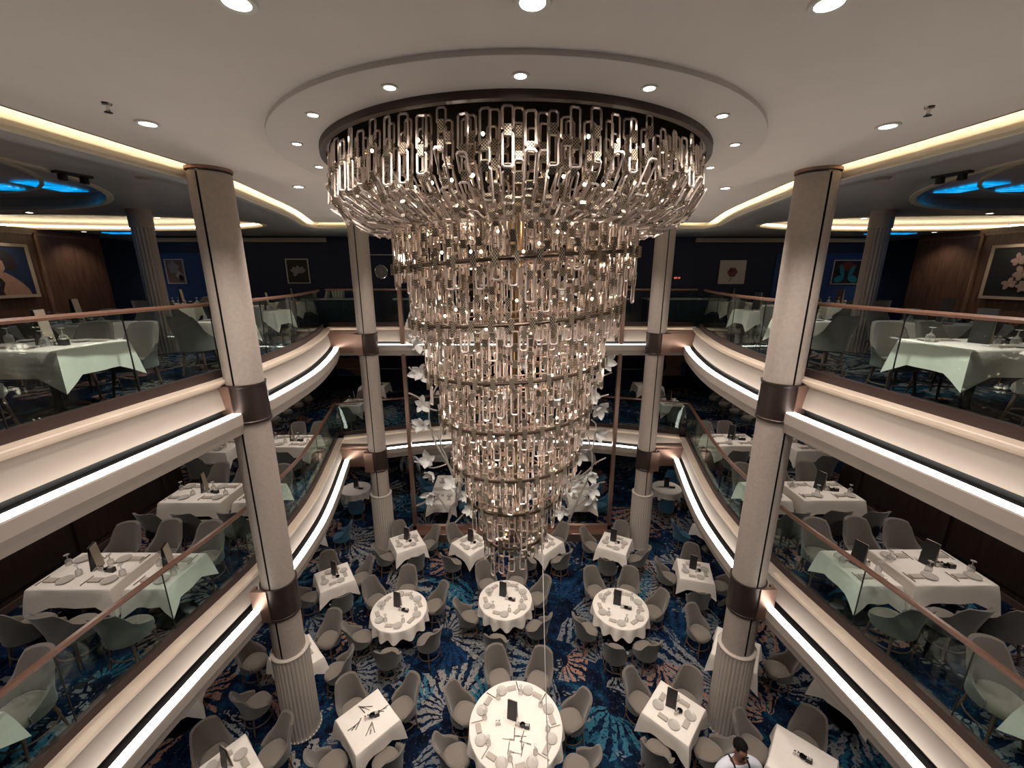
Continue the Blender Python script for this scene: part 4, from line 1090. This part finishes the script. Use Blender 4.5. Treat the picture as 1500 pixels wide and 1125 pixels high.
# portrait on the left wood wall
picture((-11.93, 9.15, .84), (0, 1, 0), (1, 0, 0), 1.52, 1.12, .07, 'frame_wood', 'art_navy', [
    ([(.55, 0), (1.42, 0), (1.38, .14), (1.26, .30), (1.10, .44), (.98, .52), (.86, .50), (.74, .38), (.60, .16)], 'art_skin'),
    (blob(1.02, .82, .22, .20), 'art_hair'), (blob(.86, .92, .26, .13, -.2), 'art_hair'), (blob(1.13, .70, .13, .15), 'art_hair'),
    ([(.72, .84), (.66, .74), (.68, .66), (.72, .56), (.80, .50), (.92, .50), (1.0, .62), (.98, .78), (.86, .86)], 'art_skin'),
    ([(.60, 0), (.64, .16), (.74, .30), (.86, .40), (.92, .28), (.84, .10), (.86, 0)], 'art_hair'), (blob(.76, .24, .05, .03), 'art_grey'), (blob(.72, .12, .04, .03), 'art_grey')],
    'framed portrait of a dark haired woman in profile on the left wood wall')
rp = random.Random(11); shp = []
for cx_, cy_, rr_ in ((.55, .86, .15), (.82, .80, .17), (1.05, .92, .14), (.70, .55, .18), (.98, .58, .16), (.50, .30, .15), (.78, .24, .13)):
    for k in range(5):
        a = 2 * PI * k / 5 + rp.random(); shp.append((blob(cx_ + rr_ * .55 * math.cos(a), cy_ + rr_ * .55 * math.sin(a), rr_ * .5, rr_ * .34, a, 10), 'art_pink'))
picture((11.93, 10.62, .80), (0, -1, 0), (-1, 0, 0), 1.45, 1.14, .07, 'frame_wood', 'art_black', shp, 'framed picture of pale pink blossoms on the right wood wall')
picture((-10.57, 13.21, 1.07), (1, 0, 0), (0, -1, 0), .52, .68, .03, 'frame_silver', 'art_brown', [(blob(.22, .45, .16, .18, .3, 14, 5, .2), 'art_grey'), (blob(.36, .22, .10, .12, 0, 12, 4, .25), 'art_cream'), (blob(.40, .15, .07, .10), 'art_black')], 'small brown floral picture in the blue left bay')
picture((-6.90, 13.24, 1.08), (1, 0, 0), (0, -1, 0), .64, .68, .028, 'frame_silver', 'art_black', [(blob(.33 + .12 * math.cos(a), .33 + .06 * math.sin(a), .12, .06, a, 12), 'art_grey') for a in (.3, .9, 1.6, 2.3, 2.9, 4.0)], 'picture of a pale tulip on black on the left rear wall')
picture((6.45, 13.24, 1.05), (1, 0, 0), (0, -1, 0), .78, .68, .015, 'frame_silver', 'art_white', [(blob(.40, .34, .15, .14, 0, 20, 6, .1), 'art_red'), (blob(.36, .38, .06, .05), 'art_hair'), ([(.40, .22), (.42, .22), (.34, .05), (.32, .05)], 'art_hair')], 'white picture with one dark red poppy on the right rear wall')
picture((9.96, 13.21, 1.05), (1, 0, 0), (0, -1, 0), .86, .68, .028, 'frame_silver', 'art_black', [(blob(.43, .52, .26, .12, 0, 16, 4, .15), 'art_red'), (blob(.28, .38, .07, .17, .35), 'art_teal'), (blob(.58, .38, .07, .17, -.35), 'art_teal'), (blob(.22, .14, .16, .10, .4), 'art_teal'), (blob(.64, .14, .16, .10, -.4), 'art_teal')], 'picture of mirrored teal forms with red top in the blue right bay')
picture((-7.28, 16.94, -2.76), (1, 0, 0), (0, -1, 0), .95, 1.04, .02, 'frame_wood', 'art_orange', [([(0, 1.04), (0, .80), (.2, .78), (.4, .70), (.6, .78), (.95, .72), (.95, 1.04)], 'art_blue'), ([(0, 0), (.75, 0), (.6, .14), (.4, .24), (.2, .30), (0, .28)], 'art_blue')], 'orange and blue painting on the left rear wall of middle deck')
picture((6.36, 16.94, -2.78), (1, 0, 0), (0, -1, 0), .95, 1.04, .02, 'frame_wood', 'art_orange', [([(0, 1.04), (0, 0), (.05, 0), (.16, .35), (.10, .7), (.2, 1.04)], 'art_navy'), ([(.95, 0), (.80, 0), (.84, .5), (.95, .6)], 'art_blue')], 'plain orange brown painting on the right rear wall of middle deck')
for x, z, nm in ((-4.02, 1.40, 'left'), (3.65, 1.34, 'right')):
    e = empty('wall_clock', (x, 13.25, z), 0, 'round silver rimmed wall clock on the %s of the rear navy wall' % nm, 'clock')
    o = MB().lathe([(.17, 0), (.20, 0), (.205, .03), (.185, .035), (.17, .02)], 32).build('rim', 'chrome', e, True); o.rotation_euler = (PI / 2, 0, 0)
    o = MB().lathe([(.001, .012), (.17, .012)], 32).build('dial', 'art_grey', e); o.rotation_euler = (PI / 2, 0, 0)
    MB().box((.0, -.016, .05), (.010, .004, .10)).box((.035, -.016, 0), (.07, .004, .010)).build('hands', 'frame_silver', e)
e = empty('wall_lamp', (-4.0, 13.25, 1.90), 0, 'thin pale picture light bar above the left clock', 'lamp'); MB().box((0, -.06, 0), (.75, .03, .02)).build('bar', 'white_plastic', e); MB().box((0, -.03, 0), (.04, .06, .03)).build('arm', 'chrome', e)
e = empty('exit_sign', (5.15, 13.25, 1.22), 0, 'tiny dim red sign on the right of the rear navy wall', 'sign'); MB().box((0, -.015, 0), (.26, .03, .11)).build('box', 'black', e); MB().box((-.05, -.031, 0), (.10, .004, .05)).box((.06, -.031, 0), (.06, .004, .05)).build('glyphs', 'red_glow', e)
# service counters behind the rear glass of the upper gallery
mat('counter_teal', (.008, .022, .035), .5)
for x0, x1, nm in ((-5.6, -4.35, 'far left'), (-3.45, -2.3, 'left of the chandelier'), (2.3, 3.45, 'right of the chandelier'), (3.95, 5.6, 'far right')):
    e = empty('service_counter', ((x0 + x1) / 2, 12.5, Z5), 0, 'dark teal service counter with pale top behind rear glass, ' + nm, 'counter')
    MB().box((0, 0, .38), (x1 - x0 - .06, .5, .76)).build('body', 'counter_teal', e); MB().box((0, 0, .785), (x1 - x0, .58, .035)).build('worktop', 'frame_silver', e)
    for k in (-1, 1): MB().box((k * (x1 - x0) / 4, -.256, .38), ((x1 - x0) / 2 - .08, .016, .64)).build('door', 'counter_teal', e)
for i, (x, t) in enumerate(((-5.45, .3), (-5.2, -.12), (-5.13, -.05), (-5.06, .04), (-4.99, .10))):
    o = MB().box((0, 0, .13), (.05, .2, .26)).box((0, -.003, .13), (.036, .2, .25)).build('menu_book', 'book_paper', None, False, (x, 12.45, Z5 + .803 + abs(math.sin(t)) * .025)); o.rotation_euler = (0, t, 0)
    tag(o, 'pale menu book on the far left counter, %s from the left' % ['first', 'second', 'third', 'fourth', 'fifth'][i], 'book', 'menu books')
# far dining rooms
e = empty('wall_sconce', (-14.0 + 1.05, 17.0, 1.45), 0, 'round glowing wall sconce in the dark far left room', 'lamp')
MB().lathe([(.001, .09), (.06, .07), (.09, 0), (.06, -.07), (.001, -.09)], 16, (.16, 0, 0)).build('globe', 'lens_glow', e, True); MB().tube([(0, 0, -.1), (.1, 0, -.1), (.16, 0, -.06)], .012, 6).build('arm', 'gold', e)
e = empty('flower_sculpture', (12.2, 20.4, 1.55), 0, 'gold and white flower sculpture on the blue far right wall', 'sculpture')
MB().tube([(-.5, -.05, -.3), (-.1, -.08, .1), (.3, -.06, .2), (.5, -.08, .7)], .04, 6).build('stem', 'gold', e, True)
for i in range(16):
    q = place(PETAL, 'petal', e, (rp.uniform(-.5, .6), -.1, rp.uniform(-.4, .8)), (PI / 2 + rp.uniform(-.5, .5), 0, rp.uniform(0, 6.28))); k = rp.uniform(1.1, 1.9); q.scale = (k, k, k)
cur = MB(); pth = [(-11.2 + .04 * i, 19.6 + .05 * math.sin(i * 1.3)) for i in range(26)]
cur.sweep(pth, normals2(pth, 1), [(0, Z5 + .02), (0, ZS - .02), (.01, ZS - .02), (.01, Z5 + .02)], True)
tag(cur.build('curtain', 'curtain_blue', None, True), 'pleated blue curtain in the far left room', 'curtain')
# ------------------------------------------------------------------ people
def skin_mesh(name, verts, edges, m, parent, sub=2):
    me = bpy.data.meshes.new(name); me.from_pydata([v[0] for v in verts], edges, []); me.materials.append(M[m])
    o = place(me, name, parent)
    sk = o.modifiers.new('skin', 'SKIN'); sk.use_smooth_shade = True
    if not me.skin_vertices: me.attributes  # layer is added with the modifier data below
    lay = me.skin_vertices[0] if len(me.skin_vertices) else None
    if lay is None:
        bm = bmesh.new(); bm.from_mesh(me); bm.verts.layers.skin.verify(); bm.to_mesh(me); bm.free(); lay = me.skin_vertices[0]
    for i, v in enumerate(verts): lay.data[i].radius = v[1]
    lay.data[0].use_root = True
    ss = o.modifiers.new('smooth', 'SUBSURF'); ss.levels = 1; ss.render_levels = sub
    return o
def person(x, y, z, rz, label, arms='down'):
    e = empty('person', (x, y, z), rz, label, 'person')
    # facing -Y
    if arms == 'front': AL = [(.17, 0, 1.40), (.27, -.02, 1.36), (.31, -.06, 1.10), (.22, -.30, 1.04), (.18, -.38, 1.05), (.16, -.44, 1.05)]
    else: AL = [(.17, 0, 1.40), (.25, .0, 1.37), (.30, .02, 1.10), (.30, -.04, .86), (.30, -.06, .78), (.30, -.07, .72)]
    ar = [(.07, .07), (.062, .062), (.048, .048), (.036, .036), (.028, .040), (.016, .03)]
    V = [((0, 0, .95), (.155, .115)), ((0, .0, 1.15), (.14, .10)), ((0, 0, 1.34), (.165, .105)), ((0, .01, 1.47), (.06, .06)), ((0, -.005, 1.56), (.062, .068)), ((0, -.01, 1.64), (.078, .095)), ((0, 0, 1.71), (.06, .075))]
    Eg = [(0, 1), (1, 2), (2, 3), (3, 4), (4, 5), (5, 6)]
    for s in (-1, 1):
        prev = 2
        for p, r in zip(AL, ar): V.append(((s * p[0], p[1], p[2]), r)); Eg.append((prev, len(V) - 1)); prev = len(V) - 1
        hand = prev - 1; hp = V[hand][0]
        for kf in range(4):      # fingers
            d = Vector(V[prev][0]) - Vector(hp); b = Vector(V[prev][0]) + Vector((s * (.012 * kf - .018), 0, 0)); 
            V.append((tuple(b + d * .4), (.008, .008))); Eg.append((prev, len(V) - 1)); q = len(V) - 1
            V.append((tuple(b + d * (1.0 - .12 * abs(kf - 1.5)) + Vector((0, 0, -.012))), (.007, .007))); Eg.append((q, len(V) - 1))
        V.append(((hp[0] - s * .045, hp[1] - .02, hp[2] - .02), (.010, .010))); Eg.append((hand, len(V) - 1))
        prev = 0
        for p, r in (((.09, 0, .88), (.095, .10)), ((.10, -.01, .50), (.06, .062)), ((.10, .01, .12), (.042, .045)), ((.10, -.02, .05), (.045, .04)), ((.11, -.14, .035), (.042, .03))):
            V.append(((s * p[0], p[1], p[2]), r)); Eg.append((prev, len(V) - 1)); prev = len(V) - 1
    body = skin_mesh('body', V, Eg, 'skin', e)
    S = [((0, 0, .93), (.165, .125)), ((0, 0, 1.15), (.155, .115)), ((0, 0, 1.34), (.178, .118)), ((0, .01, 1.44), (.085, .08))]; Es = [(0, 1), (1, 2), (2, 3)]
    for s in (-1, 1):
        prev = 2
        for p, r in zip(AL[:4], ((.085, .085), (.078, .078), (.064, .064), (.05, .05))): S.append(((s * p[0], p[1], p[2]), r)); Es.append((prev, len(S) - 1)); prev = len(S) - 1
    skin_mesh('shirt', S, Es, 'white_shirt', e)
    T_ = [((0, 0, .93), (.17, .13))]; Et = []
    for s in (-1, 1):
        prev = 0
        for p, r in (((.09, 0, .86), (.108, .112)), ((.10, -.01, .50), (.078, .078)), ((.10, .01, .10), (.062, .065))): T_.append(((s * p[0], p[1], p[2]), r)); Et.append((prev, len(T_) - 1)); prev = len(T_) - 1
    skin_mesh('trousers', T_, Et, 'dark_cloth', e)
    hs = []
    MB().add(*sphere_part(.086, .105, .10, (0, .012, 1.685), lambda d: d.z > -.1 and not (d.y < -.45 and d.z < .45) or (d.y > .25 and d.z > -.75))).build('hair', 'hair', e, True)
    for s in (-1, 1):
        MB().lathe([(.001, .012), (.010, .008), (.012, 0), (.001, -.012)], 8, (s * .03, -.098, 1.645)).build('eye', 'hair', e, True)
        MB().lathe([(.001, .03), (.012, .015), (.013, -.01), (.001, -.028)], 8, (s * .082, .0, 1.63)).build('ear', 'skin', e, True)
        MB().tube([(s * .09, -.125, 1.08), (s * .095, -.135, 1.26), (s * .10, -.12, 1.40), (s * .10, -.06, 1.465), (s * .10, .01, 1.485), (s * .095, .08, 1.455), (s * .09, .125, 1.36), (s * .07, .13, 1.15)], .014, 6).build('vest_strap', 'dark_cloth', e, True)
    MB().add([(0, -.105, 1.655), (-.014, -.10, 1.60), (.014, -.10, 1.60), (0, -.128, 1.605)], [(0, 1, 3), (0, 3, 2), (1, 2, 3)]).build('nose', 'skin', e, True)
    MB().box((0, -.098, 1.572), (.04, .008, .010)).build('mouth', 'art_red', e)
    return e
def sphere_part(rx, ry, rz, c, keep):
    vs, fs = [], []; nu, nv = 20, 12
    for i in range(nv + 1):
        t = PI * i / nv
        for j in range(nu):
            a = 2 * PI * j / nu; vs.append((math.sin(t) * math.cos(a), math.sin(t) * math.sin(a), math.cos(t)))
    for i in range(nv):
        for j in range(nu):
            q = (i * nu + j, (i + 1) * nu + j, (i + 1) * nu + (j + 1) % nu, i * nu + (j + 1) % nu)
            d = sum((Vector(vs[k]) for k in q), Vector()) / 4
            if keep(d): fs.append(q)
    return [(x * rx + c[0], y * ry + c[1], z * rz + c[2]) for x, y, z in vs], fs
person(2.97, 4.02, Z3, .1, 'person in a white shirt with dark straps, at bottom right, looking down', 'front')
p = at_z(600, 676, Z3 + 1.25)
person(p.x, p.y, Z3, PI, 'person in a pale shirt seen from behind, beside the left screen post')
